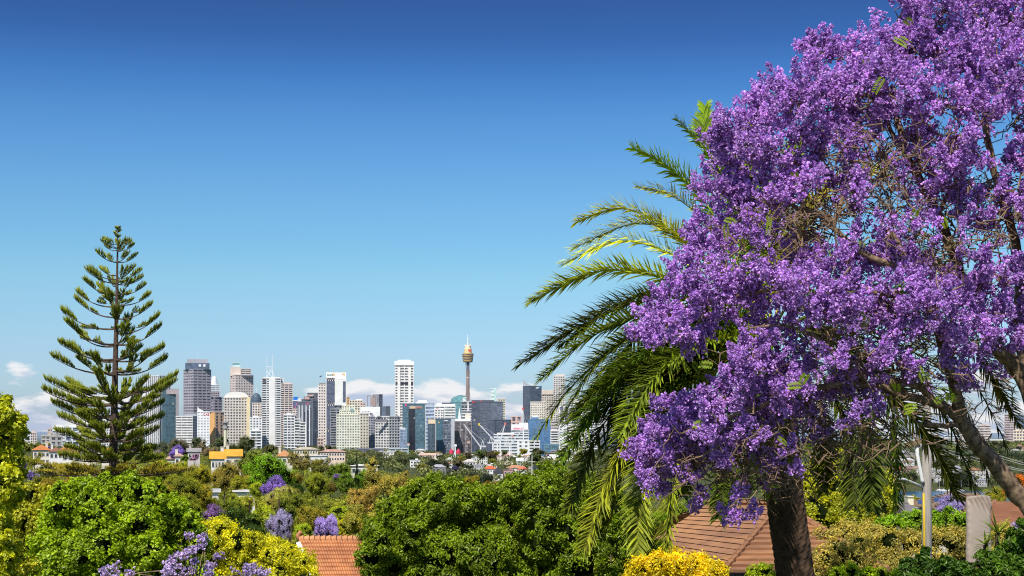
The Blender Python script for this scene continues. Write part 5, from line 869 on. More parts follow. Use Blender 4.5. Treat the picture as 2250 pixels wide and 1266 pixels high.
# ================================================================ flowers of the jacaranda
def panicles(centres, R, per=34, ln=.22, wd=.075, fl=.042, ups=None):
    """panicles of open bell flowers; returns vertices, triangles, tint"""
    k = len(centres); ax = unit(R.normal(size=(k, 3))*.7 + np.array((0, 0, .55)) if ups is None else ups)
    t = R.uniform(0, 1, (k, per)); d = unit(R.normal(size=(k, per, 3))); rad = wd*(1.05 - .75*t)
    p = centres[:, None, :] + ax[:, None, :]*(t[..., None]-.4)*ln*R.uniform(.7, 1.3, (k, 1, 1)) + d*rad[..., None]
    dr = unit(d + .25*ax[:, None, :] + .4*R.normal(size=d.shape)).reshape(-1, 3); p = p.reshape(-1, 3); n = len(p)
    u = unit(np.cross(dr, unit(R.normal(size=(n, 3))))); v = np.cross(dr, u); s = fl*R.uniform(.75, 1.2, (n, 1))
    base = p - dr*s*.55; ring = [base + dr*s*1.0 + (u*c_ + v*q)*s*.52 for c_, q in ((1, 0), (.31, .95), (-.81, .59), (-.81, -.59), (.31, -.95))]
    V = np.stack([base] + ring, 1).reshape(-1, 3); o = np.arange(n)[:, None]*6
    Fc = np.concatenate([o + np.array([[0, i+1, (i+1) % 5 + 1]]) for i in range(5)])
    pt = R.uniform(-.15, .15, (k, 1)); tn = np.clip(.5 + pt + R.uniform(-.35, .35, (k, per)), 0, 1).reshape(-1)
    return V, Fc, np.repeat(tn, 6)
def path(a, b, R, n=5, wob=.09, sag=0.):
    a, b = np.array(a), np.array(b); L_ = np.linalg.norm(b-a); pts = [a]
    for i in range(1, n): f = i/n; pts.append(a*(1-f) + b*f + R.normal(size=3)*wob*L_*math.sin(math.pi*f) + np.array((0, 0, -sag*L_*math.sin(math.pi*f))))
    return pts + [b]
JL = [(1500, 955, 46), (1560, 950, 44), (1460, 990, 40), (1410, 1000, 34), (1520, 1020, 34), (1460, 1040, 32), (1610, 960, 38), (1570, 1000, 30), (1650, 900, 44), (1480, 905, 36), (1700, 880, 40), (1590, 860, 36), (1660, 990, 26), (1990, 25, 62), (2075, 15, 70), (2170, 20, 80), (2250, 40, 80), (1800, 118, 50), (1850, 140, 58), (1935, 110, 62), (2010, 110, 60), (1775, 180, 50), (1700, 220, 55), (1650, 235, 45), (1745, 250, 60), (1610, 285, 50), (1575, 270, 26), (1570, 310, 30), (1670, 315, 60), (1590, 360, 40), (1650, 395, 60), (1740, 340, 62), (1820, 230, 66), (1905, 190, 66), (1835, 320, 60), (1910, 270, 60), (1990, 205, 66), (2080, 130, 70), (2170, 125, 70), (2245, 150, 60), (2090, 220, 70), (2180, 225, 66), (2245, 260, 50), (2010, 295, 54), (2100, 310, 55), (1570, 420, 40), (1620, 455, 52), (1700, 425, 56), (1770, 405, 44), (1545, 505, 38), (1600, 525, 44), (1540, 560, 40), (1500, 590, 34), (1650, 500, 36), (1520, 640, 44), (1470, 650, 34), (1450, 690, 40), (1415, 700, 30), (1430, 745, 36), (1480, 720, 44), (1400, 740, 18), (1580, 620, 50), (1640, 650, 50), (1560, 690, 50), (1520, 760, 34), (1690, 600, 50), (1750, 555, 44), (1820, 590, 58), (1770, 640, 60), (1860, 660, 58), (1890, 590, 52), (1950, 560, 50), (1700, 690, 58), (1820, 710, 56), (1930, 690, 58), (1990, 640, 54), (2050, 600, 46), (2050, 680, 54), (1990, 730, 46), (2110, 650, 50), (2170, 640, 48), (2230, 610, 44), (2190, 700, 46), (2240, 690, 40), (2100, 720, 40), (2160, 745, 34), (2220, 745, 30), (2090, 780, 30), (2110, 810, 24), (1640, 790, 50), (1690, 760, 46), (1620, 840, 46), (1680, 850, 54), (1750, 800, 44), (1740, 860, 44), (1560, 900, 44), (1510, 920, 44), (1610, 910, 40), (1460, 950, 36), (1420, 960, 32), (1390, 985, 28), (1440, 890, 24), (1430, 1010, 36), (1480, 1000, 40), (1540, 980, 40), (1590, 990, 34), (1420, 1050, 26), (1445, 1080, 16), (1510, 1050, 22), (1525, 1110, 14), (1540, 1090, 12), (1650, 950, 34), (1700, 930, 40), (1770, 905, 40), (1830, 860, 40), (1860, 830, 40), (1900, 860, 38), (1930, 905, 30), (1870, 910, 30), (1790, 960, 26), (1730, 990, 26), (1690, 1010, 26), (1625, 1085, 16), (1600, 1130, 18), (1618, 1140, 12), (1650, 1120, 14), (1685, 1060, 14), (1640, 1070, 14), (1750, 1030, 14), (1990, 800, 32), (2000, 830, 16), (1930, 780, 36), (1830, 780, 40), (2125, 845, 11), (2120, 835, 8), (1890, 420, 46), (1840, 400, 30), (1960, 470, 40), (2040, 440, 46), (2090, 380, 52), (2130, 450, 52), (2190, 420, 46), (2230, 350, 40), (2200, 500, 44), (2120, 540, 44), (2040, 520, 34), (2060, 350, 42), (1960, 380, 34), (2240, 440, 36), (2180, 580, 40), (2010, 570, 30), (1870, 520, 26), (1960, 140, 50), (1870, 560, 30), (2150, 340, 36)]
def jdepth(px, py, R): return 25.0 - 2.0*math.sqrt(max(0., 1 - ((px-1960)/640)**2 - ((py-520)/620)**2)) + R.uniform(-.7, .7)
R = np.random.default_rng(21); JT = empty('jacaranda_tree', (0, 0, 0), 0, 'huge jacaranda covered in violet flowers in front of the palm', 'jacaranda tree')
JO = np.array((X(2330, 25), 25., ground(X(2330, 25), 25))); JT.location = JO
# limbs: (pixel, pixel, distance) down to the ground beyond the right edge
limb = MB(); nodes = []
def limbp(pts, r0, r1, n=9):
    q = [P(*p) - JO for p in pts]; sm = []
    for i in range(len(q)-1):
        p0, p1, p2, p3 = q[max(i-1, 0)], q[i], q[i+1], q[min(i+2, len(q)-1)]
        for k in range(5):
            t = k/5; sm.append(.5*((2*p1) + (-p0+p2)*t + (2*p0-5*p1+4*p2-p3)*t*t + (-p0+3*p1-3*p2+p3)*t**3))
    sm.append(q[-1]); m_ = len(sm); sm = [s_ + R.normal(size=3)*.012 for s_ in sm]; rr = [r0 + (r1-r0)*i/(m_-1) for i in range(m_)]
    rr = [a*R.uniform(.93, 1.08) for a in rr]; limb.tube(sm, rr, n); nodes.extend((s_, a) for s_, a in zip(sm, rr)); return sm
limbp([(2330, 1430, 25.0), (2325, 1330, 25), (2310, 1210, 25)], .30, .22)
limbp([(2310, 1210, 25), (2268, 1120, 25), (2230, 1080, 25), (2185, 1020, 24.8), (2140, 965, 24.6), (2112, 925, 24.5)], .17, .115)
limbp([(2112, 925, 24.5), (2102, 870, 24.3), (2090, 820, 24.2), (2070, 750, 24), (2040, 670, 23.6), (2000, 590, 23.4), (1950, 500, 23.2)], .105, .05)
limbp([(2112, 925, 24.5), (2075, 895, 24.4), (2030, 880, 24.2), (1980, 865, 24), (1900, 845, 23.7), (1800, 850, 23.5), (1700, 880, 23.5), (1600, 920, 23.7), (1500, 950, 24)], .085, .02)
limbp([(2105, 932, 24.5), (2070, 936, 24.4), (2030, 931, 24.3)], .045, .035)
limbp([(1980, 865, 24), (1960, 840, 23.8), (2020, 850, 24.1), (2060, 890, 24.4)], .05, .06)
limbp([(2310, 1210, 25), (2300, 1000, 25.2), (2262, 860, 25.3), (2225, 800, 25.3), (2190, 760, 25.2), (2150, 690, 25), (2110, 600, 24.6), (2060, 470, 24.2), (1990, 330, 23.8), (1960, 200, 24)], .17, .045)
limbp([(2300, 1000, 25.4), (2255, 820, 25.6), (2240, 700, 25.6), (2236, 560, 25.5), (2200, 430, 25.2), (2170, 300, 25), (2150, 150, 25)], .12, .04)
limbp([(2000, 590, 23.4), (1900, 560, 23.2), (1830, 500, 23.2), (1790, 470, 23.3), (1720, 440, 23.5), (1650, 380, 24)], .055, .02)
limbp([(1830, 500, 23.2), (1850, 440, 23.3), (1880, 340, 23.4), (1860, 230, 23.8)], .04, .018)
limbp([(2040, 670, 23.6), (1920, 640, 23), (1800, 620, 23), (1680, 640, 23.2), (1560, 660, 23.8), (1470, 690, 24.4)], .05, .016)
limbp([(1900, 845, 23.7), (1820, 760, 23), (1740, 720, 23), (1640, 720, 23.4)], .045, .015)
limbp([(2060, 470, 24.2), (2110, 380, 24), (2150, 300, 24)], .04, .02); limbp([(1990, 330, 23.8), (1950, 270, 23.8), (1940, 180, 24), (1960, 90, 24.2)], .04, .02)
RJ = random.Random(9)      # the crown goes on beyond the right edge of the view
while len(JL) < 250:
    a_, q_ = RJ.uniform(-1.35, 1.25), math.sqrt(RJ.uniform(.0, 1)); ex, ey = 2270 + 430*q_*math.cos(a_), 400 + 430*q_*math.sin(a_)
    if ex > 2290: JL.append((ex, ey, RJ.uniform(40, 64)))
limbp([(2300, 1000, 25.2), (2340, 860, 25.2), (2400, 700, 25), (2440, 520, 24.8), (2420, 330, 24.6), (2380, 150, 24.6)], .12, .03)
limbp([(2400, 700, 25), (2500, 600, 24.8), (2600, 500, 24.8)], .06, .02)
LB = [(px, py, r, P(px, py, jdepth(px, py, R)) - JO) for px, py, r in JL]
order = sorted(range(len(LB)), key=lambda i: min(np.linalg.norm(LB[i][3]-n_[0]) for n_ in nodes))
cen = []; ups = []; twig = MB()
for i in order:
    px, py, r, c_ = LB[i]; d2 = [np.linalg.norm(c_ - n_[0]) for n_ in nodes]; j = int(np.argmin(d2)); a, ra = nodes[j]; rm = r*24/F
    low = c_ + (a-c_)/max(d2[j], 1e-6)*min(rm*.5, d2[j]*.5); pts = path(a, low, R, 5, .10); r0 = max(.009, min(.03, ra*.6)); rr = np.linspace(r0, max(.007, r0*.45), len(pts))
    limb.tube(pts, rr, 6); nodes.extend((p_, q) for p_, q in zip(pts[1:], rr[1:]))
    k = max(4, int((r/21)**2*4.2)); dd = unit(R.normal(size=(k, 3)) + np.array((0, -.25, .3))); cc = c_ + dd*(rm*R.uniform(.45, 1.08, (k, 1)))
    cen.append(cc); ups.append(unit(dd*.6 + np.array((0, -.1, .55)) + R.normal(size=(k, 3))*.35))
    for e in cc[::3]: twig.tube(path(low + R.normal(size=3)*.03, e - np.array((0, 0, .05)), R, 4, .13), [.011, .009, .008, .006, .005], 4, cap=False)
# bare tangled twigs where the crown is open
for px, py, w_, h_, n_ in ((1810, 480, 90, 70, 70), (1950, 440, 80, 70, 60), (2010, 340, 60, 40, 40), (2120, 420, 80, 120, 70), (2200, 470, 50, 90, 60), (1850, 760, 140, 60, 70), (1800, 930, 150, 70, 110), (1930, 960, 70, 40, 40), (2000, 790, 90, 80, 60), (1700, 1030, 80, 60, 60), (2080, 560, 90, 60, 50), (1700, 560, 90, 60, 40), (1560, 1010, 100, 50, 50), (1900, 330, 90, 110, 60), (1650, 1000, 120, 60, 60), (2150, 880, 60, 60, 8), (1740, 480, 120, 60, 50)):
    for _ in range(n_):
        q = P(px + R.normal()*w_*.6, py + R.normal()*h_*.6, jdepth(px, py, R) + R.uniform(-.2, 1.5)) - JO; d = unit(R.normal(size=3)*np.array((1, .5, .7)) + np.array((-.3, 0, .1))); L_ = R.uniform(.25, .8)
        pts = path(q, q + d*L_, R, 5, .16); twig.tube(pts, [.014, .012, .010, .008, .006, .004], 4, cap=False); 
        for z_ in (2, 3): twig.tube(path(pts[z_], np.array(pts[z_]) + unit(d + R.normal(size=3)*.9)*L_*.5, R, 3, .18), [.009, .007, .005, .003], 4, cap=False)
limb.build('limbs', M['greybark'], JT, smooth=True); twig.build('twigs', M['twig'], JT)
cen = np.concatenate(cen); ups = np.concatenate(ups)
# openings where the branches show
GAPS = [(1810, 475, 72, 55), (1935, 400, 42, 44), (2085, 280, 40, 40), (2230, 255, 32, 40), (2090, 530, 85, 55), (2210, 515, 48, 60), (1810, 735, 70, 40), (1975, 185, 20, 38), (1950, 445, 45, 32), (2150, 400, 50, 30), (1700, 560, 40, 25), (1640, 370, 26, 18), (1600, 1045, 26, 12), (1750, 950, 50, 24), (1600, 745, 36, 24), (1555, 805, 40, 34), (2020, 770, 40, 30), (1880, 540, 40, 22), (2060, 190, 26, 26), (2180, 330, 36, 24), (1900, 940, 50, 30), (1720, 300, 24, 20)]
def in_gap(p, R, keep):
    w_ = p + JO; px = CX + w_[:, 0]/w_[:, 1]*F; py = HY - (w_[:, 2]-CZ)/w_[:, 1]*F; out = np.ones(len(p), bool)
    for a, b, c_, d in GAPS: out &= ~((((px-a)/c_)**2 + ((py-b)/d)**2 < R.uniform(.5, 1.15, len(p))) & (R.uniform(size=len(p)) > keep))
    return out
ok_ = in_gap(cen, R, .14); cen, ups = cen[ok_], ups[ok_]
# farther side of the crown
kb = 620; th = R.uniform(0, 2*math.pi, kb); q = np.sqrt(R.uniform(0, 1, kb)); bx_ = 1990 + np.cos(th)*q*470; by_ = 470 + np.sin(th)*q*500 - np.cos(th)*q*120*.0
ok = (by_ > 40 + (1960-bx_)*.62) & (by_ < 860) & (bx_ > 1500 + np.abs(by_-480)*.25); bx_, by_ = bx_[ok], by_[ok]
back = np.stack([(bx_-CX)/F*27, np.full(len(bx_), 27.) + R.uniform(-1, 1.6, len(bx_)), CZ - (by_-HY)/F*27], 1) - JO
back = back[in_gap(back, R, .25)]
V, Fc, tn = panicles(np.concatenate([cen, back]), R, 40, .23, .088, .041, np.concatenate([ups, unit(R.normal(size=back.shape)*.5 + np.array((0, 0, .8)))]))
link('blossom', np_mesh('blossom', V, Fc, M['petal'], tn), JT, (.64, .355, .99))
lp = []; 
for px, py in ((1660, 355), (2050, 15), (2060, 40), (1990, 50), (1860, 420), (1965, 75), (1930, 150), (1870, 630), (1765, 410), (1600, 480), (1590, 600), (1480, 790), (1505, 800), (1700, 470), (1850, 650), (1720, 990), (1790, 850), (1770, 870), (1960, 850), (2020, 900), (2050, 880), (2080, 870), (1730, 1060), (1660, 1100), (1690, 1090), (1900, 690), (2010, 480), (2220, 190), (1910, 250), (2150, 590), (1560, 930), (1600, 800), (1960, 330), (2100, 520), (1640, 990), (1930, 900), (2040, 820), (1780, 990), (1840, 770), (1980, 880), (2000, 890)) :
    for _ in range(2): lp.append(P(px + R.normal()*16, py + R.normal()*12, jdepth(px, py, R) - .35) - JO)
def fern_leaves(at, R, ln=.21):
    V = []; Fq = []; 
    for a in at:
        d = unit(R.normal(size=3) + np.array((0, -.2, .1))); sd = unit(np.cross(d, unit(R.normal(size=3)))); n_ = 9
        for i in range(n_):
            b_ = a + d*ln*i/n_ + np.array((0, 0, -.25*ln*(i/n_)**2))
            for sg in (-1, 1):
                t_ = unit(sd*sg + d*.55); w_ = unit(np.cross(t_, np.cross(d, sd)))*.011; l_ = .085*(1 - .5*abs(i/n_-.35)); k = len(V); V += [b_, b_ + t_*l_*.5 + w_, b_ + t_*l_, b_ + t_*l_*.5 - w_]; Fq.append((k, k+1, k+2, k+3))
    return np.array(V), np.array(Fq)
V, Fq = fern_leaves(lp, R); link('leaves', np_mesh('leaves', V, Fq, M['leaf'], np.full(len(V), .7)), JT, (.22, .33, .02))
# small half bare jacaranda in the lower left foreground
R = np.random.default_rng(31); D = 26; JS = empty('jacaranda_tree', P(430, 1266, D)*np.array((1, 1, 0)) + np.array((0, 0, ground(X(430, D), D))), 0, 'thin half bare jacaranda with loose lilac clusters in front of the yellow tree', 'jacaranda tree'); O = np.array(JS.location)
m = MB(); base = np.array((0, 0, 0)); topn = P(432, 1300, D) - O; m.tube([base, topn*.5, topn], [.07, .05, .035], 7); cc = []
for px, py, r in ((440, 1185, 10), (428, 1205, 12), (405, 1215, 14), (385, 1235, 16), (370, 1250, 16), (365, 1262, 14), (420, 1235, 12), (480, 1222, 9), (465, 1246, 13), (455, 1258, 12), (450, 1185, 8), (395, 1255, 16), (250, 1256, 16), (230, 1262, 12), (285, 1258, 12), (560, 1252, 18), (540, 1262, 16), (575, 1262, 14), (510, 1268, 14), (420, 1262, 12), (412, 1180, 8)):
    c_ = P(px, py, D + R.uniform(-.4, .4)) - O; m.tube(path(topn, c_, R, 5, .06), [.022, .016, .012, .009, .007, .005], 5); k = max(2, int(r*.30)); cc.append(c_ + R.normal(size=(k, 3))*r*D/F*.5)
    for _ in range(2): m.tube(path(c_, c_ + unit(R.normal(size=3) + np.array((0, 0, .6)))*.22, R, 3, .1), [.006, .005, .004, .003], 4)
m.build('branches', M['greybark'], JS, smooth=True); V, Fc, tn = panicles(np.concatenate(cc), R, 20, .14, .06, .042); link('blossom', np_mesh('blossom', V, Fc, M['petal'], tn), JS, (.66, .50, .95))
# ================================================================ palms
def frond_mesh(pts, R, n=92, ll=.46, wd=.030, twist=0., vup=.35, name='frond', droop=.10):
    """pinnate frond along a 3-D curve: rachis and two rows of narrow folded leaflets"""
    pts = [np.array(p, float) for p in pts]; sm = []
    for i in range(len(pts)-1):
        p0, p1, p2, p3 = pts[max(i-1, 0)], pts[i], pts[i+1], pts[min(i+2, len(pts)-1)]
        for k in range(10):
            t = k/10; sm.append(.5*((2*p1) + (-p0+p2)*t + (2*p0-5*p1+4*p2-p3)*t*t + (-p0+3*p1-3*p2+p3)*t**3))
    sm.append(pts[-1]); sm = np.array(sm); seg = np.linalg.norm(np.diff(sm, axis=0), axis=1); cum = np.concatenate([[0], np.cumsum(seg)]); Lt = cum[-1]
    def at(s_): return np.array([np.interp(s_, cum, sm[:, k]) for k in range(3)])
    V = []; Fq = []; tn = []; mi = []
    mb = MB(); m_ = 14; mb.tube([at(Lt*i/m_) for i in range(m_+1)], [.034*(1-.86*i/m_) for i in range(m_+1)], 5); V += [np.array(v) for v in mb.v]; tn += [.8]*len(mb.v)
    quad = [f for f in mb.f if len(f) == 4]; Fq += quad
    side0 = None
    for i in range(n):
        f = .14 + .86*(i+.5)/n; p = at(f*Lt); t = unit(at(min(Lt, f*Lt+.05)) - at(f*Lt-.05)); up = np.array((0, 0, 1.)); sd = np.cross(t, up)
        if np.linalg.norm(sd) < .15: sd = side0 if side0 is not None else np.array((1., 0, 0))
        sd = unit(sd - t*np.dot(sd, t)); side0 = sd; nn = np.cross(sd, t); nn = nn if nn[2] > 0 or abs(t[2]) > .8 else -nn
        ct, st = math.cos(twist), math.sin(twist); sd, nn = sd*ct + nn*st, nn*ct - sd*st
        l_ = ll*(.35 + .65*math.sin(math.pi*min(1, (f-.10)*1.02))**.7)*R.uniform(.85, 1.12)*(1.0 if f < .9 else .8)
        fw = .55 + .75*f
        for sg in (-1, 1):
            d = unit(sd*sg + t*fw*R.uniform(.8, 1.2) + nn*(vup + R.choice((-.35, .05, .45, .95)) + R.uniform(-.15, .15))); w_ = unit(np.cross(d, nn + sd*sg*.35)); wv = wd*R.uniform(.8, 1.15)
            k = len(V); mid = p + d*l_*.5; tip = p + d*l_ + np.array((0, 0, -droop*l_*R.uniform(.4, 2.2)))
            V += [p - w_*wv*.35, p + w_*wv*.35, mid + w_*wv*.5, mid - w_*wv*.5, tip]; Fq += [(k, k+1, k+2, k+3), (k+3, k+2, k+4, k+4)]
            q = R.uniform(0, 1); tn += [q*.7 + .1]*2 + [q*.8 + .15]*2 + [min(1, q + .3)]
    V = np.array(V); quads = np.array([f for f in Fq if f[2] != f[3]]); tris = np.array([f[:3] for f in Fq if f[2] == f[3]])
    return np_mesh(name, V, [quads, tris], M['frond'], tn)
R = np.random.default_rng(41); D = 34
PT = empty('date_palm', (X(1748, D), D, ground(X(1748, D), D)), 0, 'big feather palm with a thick scarred trunk behind the violet jacaranda', 'palm tree'); O = np.array(PT.location)
ctl = [(1752, 1500), (1748, 1266), (1728, 1120), (1716, 1000), (1704, 900), (1694, 800)]
hearts = P(1690, 745, D) - O
# trunk: rings of old frond bases
V = []; na = 26; nr = 150
zt = [P(px, py, D)[2]-O[2] for px, py in ctl]; xt = [P(px, py, D)[0]-O[0] for px, py in ctl]
zs = np.linspace(0, zt[-1], nr)
for j, z in enumerate(zs):
    xc = np.interp(z, zt, xt); rad = .40 + .05*math.exp(-z/1.5) + (.12*max(0, (z - zt[3])/(zt[-1]-zt[3])))
    for i in range(na):
        a = 2*math.pi*i/na; ph = j*.5; bump = .03*max(0, math.sin(z*21 + math.sin(i*math.pi)*math.pi + (math.pi if i % 2 else 0)))**.6
        r_ = rad + bump*R.uniform(.6, 1.2); V.append((xc + r_*math.cos(a), r_*math.sin(a), z))
idx = np.arange(nr*na).reshape(nr, na); Fq = np.stack([idx[:-1], np.roll(idx[:-1], -1, 1), np.roll(idx[1:], -1, 1), idx[1:]], -1).reshape(-1, 4)
link('trunk', np_mesh('trunk', V, Fq, M['palmbark']), PT)
def fpts(pp, dz, d0=0.): # photo points from heart side to tip, tip dz metres nearer(-)/farther(+)
    n_ = len(pp); return [hearts + np.array((0, d0, 0))] + [P(px, py, D + d0 + dz*((i+1)/n_)) - O for i, (px, py) in enumerate(pp)]
FR = [([(1610, 560), (1540, 430), (1455, 360), (1390, 326)], .3, .5), ([(1600, 600), (1560, 500), (1480, 432), (1404, 412)], -.8, .5), ([(1640, 560), (1590, 390), (1540, 318), (1486, 262)], .8, .6), ([(1630, 530), (1580, 370), (1548, 300), (1550, 235)], 1.6, .4),
 ([(1600, 620), (1480, 510), (1370, 458), (1266, 488)], .8, .2), ([(1600, 640), (1480, 560), (1360, 530), (1240, 580)], 0, .3), ([(1610, 640), (1500, 530), (1400, 490), (1262, 545)], 1.8, .3), ([(1590, 670), (1470, 615), (1320, 596), (1168, 662)], -.6, .4), ([(1600, 680), (1440, 655), (1280, 715), (1140, 803)], -.9, .4),
 ([(1590, 690), (1430, 690), (1300, 740), (1192, 832)], -1.8, .5), ([(1580, 710), (1400, 735), (1260, 845), (1178, 962)], -1.4, .3), ([(1600, 720), (1440, 760), (1310, 890), (1236, 1012)], -2.2, .3), ([(1590, 740), (1430, 810), (1310, 960), (1252, 1120)], -1.2, .3), ([(1600, 750), (1450, 850), (1340, 1040), (1284, 1210)], -2.0, .2),
 ([(1600, 770), (1480, 880), (1410, 1060), (1402, 1250)], -2.4, .1), ([(1610, 780), (1510, 900), (1478, 1060), (1462, 1222)], -3.0, 1.1), ([(1580, 780), (1440, 900), (1370, 1040), (1330, 1180)], -1.0, .9), ([(1580, 740), (1430, 800), (1330, 880), (1240, 1000)], .6, .2), ([(1590, 800), (1470, 960), (1420, 1100), (1388, 1190)], .8, .3),
 ([(1560, 700), (1420, 720), (1310, 800), (1230, 930)], 1.2, .5), ([(1580, 660), (1440, 640), (1340, 680), (1230, 760)], 1.6, .2), ([(1590, 760), (1480, 830), (1390, 940), (1330, 1090)], 2.0, .2), ([(1570, 720), (1470, 760), (1400, 830), (1340, 930)], 2.6, .2), ([(1560, 690), (1460, 700), (1380, 760), (1300, 860)], 2.4, .2),
 ([(1760, 740), (1850, 830), (1905, 960), (1918, 1122)], -1.8, .3), ([(1750, 760), (1820, 850), (1872, 960), (1876, 1112)], -1.2, .3), ([(1800, 720), (1900, 790), (1960, 900), (1968, 1112)], -.6, .3), ([(1800, 730), (1930, 830), (2030, 950), (2106, 1096)], -1.6, 1.3), ([(1800, 700), (1980, 800), (2080, 920), (2142, 1080)], -.2, .2),
 ([(1800, 690), (1980, 760), (2100, 850), (2176, 1066)], .4, .3), ([(1800, 670), (1980, 720), (2120, 810), (2212, 982)], .9, .3), ([(1800, 660), (1980, 680), (2140, 770), (2240, 936)], 1.5, .3), ([(1800, 650), (1980, 640), (2120, 720), (2200, 870)], 2.2, .3), ([(1780, 600), (1920, 540), (2040, 560), (2140, 640)], 1.6, .3), ([(1740, 560), (1800, 430), (1900, 380), (1990, 400)], 1.2, .3),
 ([(1700, 540), (1720, 400), (1760, 320), (1840, 280)], 2.0, .3), ([(1660, 540), (1640, 400), (1640, 320), (1660, 260)], 2.2, .3), ([(1690, 800), (1640, 900), (1600, 1020), (1580, 1140)], -2.6, .2), ([(1700, 800), (1690, 920), (1660, 1030), (1610, 1100)], -3.4, .2), ([(1640, 790), (1560, 880), (1520, 980), (1500, 1090)], 2.4, .3), ([(1720, 790), (1780, 880), (1810, 980), (1810, 1080)], 2.6, .3),
 ([(1640, 760), (1540, 820), (1440, 920), (1400, 1040)], 2.8, .3), ([(1640, 740), (1540, 760), (1440, 830), (1360, 960)], -3.2, .2)]
RX = np.random.default_rng(43)
for i in range(18):      # the dense middle of the crown, left of the blossom
    ex, ey = RX.uniform(1240, 1420), RX.uniform(780, 1060); FR.append(([(1610 - RX.uniform(0, 30), 700 + (ey-800)*.22), (1500 + RX.uniform(-20, 20), 745 + (ey-800)*.45), ((1500+ex)/2 + RX.uniform(-10, 10), 745 + (ey-745)*.62), (ex, ey + 40)], RX.uniform(-2.5, 3.), RX.uniform(0, .6)))
for pp, dz, tw in FR:
    link('frond', frond_mesh(fpts(pp, dz, R.uniform(-.15, .15)), R, 200, .60, .048, R.choice((-1, 1))*tw*.7, .3), PT, [c_*R.uniform(.8, 1.2) for c_ in ((.07, .095, .016) if pp[-1][0] > 1500 and pp[-1][1] > 850 else ((.30, .35, .04) if pp[-1][1] < 450 else (.52, .51, .065) if pp[-1][1] < 700 and pp[-1][0] < 1300 else (.25, .26, .035) if pp[-1][1] > 1170 and pp[-1][0] < 1480 else ((.09, .125, .018) if R.uniform() < .6 else (.22, .25, .03))))])  # frond colours carry painted light: pale where sunlit, dark where hanging in shade
def small_palm(label, px, py, D, n, l_, col):
    R = np.random.default_rng(int(px)); p = P(px, py, D); g = ground(p[0], D); o = empty('small_palm', (p[0], D, g), 0, label, 'palm tree'); h = p[2] - g
    MB().tube([(0, 0, 0), (.05, 0, h*.5), (0, 0, h)], [.16, .12, .10], 8).build('trunk', M['palmbark'], o, smooth=True)
    for i in range(n):
        a = 2*math.pi*i/n + R.uniform(-.2, .2); e = R.uniform(-.4, 1.0); d = np.array((math.cos(a), math.sin(a), 0)); b = np.array((0, 0, h))
        link('frond', frond_mesh([b, b + d*l_*.35 + np.array((0, 0, l_*.3*e + .1)), b + d*l_*.7 + np.array((0, 0, l_*.25*e)), b + d*l_*.95 + np.array((0, 0, -l_*.35 + l_*.2*e))], R, 34, l_*.26, .05*l_/2, .2, .2), o, col)
small_palm('small pale palm behind the tall lilac jacaranda', 612, 1086, 175, 12, 1.7, (.42, .42, .10)); small_palm('small palm above the dark green dome', 548, 1098, 178, 11, 1.5, (.36, .36, .06)); small_palm('leaning pale palm beside the light olive tree', 636, 1076, 190, 11, 1.6, (.42, .40, .12))
# ================================================================ Norfolk pine
R = np.random.default_rng(51); D = 88; NP = empty('norfolk_pine', (X(249, D), D, ground(X(249, D), D)), 0, 'tall symmetrical star shaped pine standing alone on the left', 'pine tree'); O = np.array(NP.location)
s = D/F; tz = [0] + [P(0, py, D)[2]-O[2] for py in (1060, 900, 700, 500)]; tx = [0] + [P(px, 0, D)[0]-O[0] for px in (248, 251, 256, 259)]
def tp(py): z = Z(py, D) - O[2]; return np.array((np.interp(z, tz, tx), 0, z))
zs_ = np.linspace(0, tz[-1], 40); MB().tube([(np.interp(z, tz, tx), 0, z) for z in zs_], [max(.02, .40*(1-z/tz[-1])**.9 + .015) for z in zs_], 10).build('trunk', paint_mat('pine_bark', (.13, .085, .06), .95, 7, .5, .8, 30., c2=(.05, .035, .028)), NP, smooth=True)
TIERS = [(507, 5, 3, 4), (516, 8, 4, 5), (541, 30, 12, 5), (552, 36, 14, 5), (582, 48, 21, 4), (609, 60, 20, 4), (627, 66, 28, 4), (650, 74, 30, 4), (668, 78, 32, 4), (696, 90, 38, 4), (728, 102, 40, 4), (758, 114, 44, 5), (789, 118, 44, 5), (822, 128, 44, 6), (868, 148, 58, 6), (892, 150, 46, 5), (918, 125, 40, 6), (942, 115, 30, 6), (965, 120, 24, 6), (990, 100, 14, 6), (1010, 120, 8, 5)]
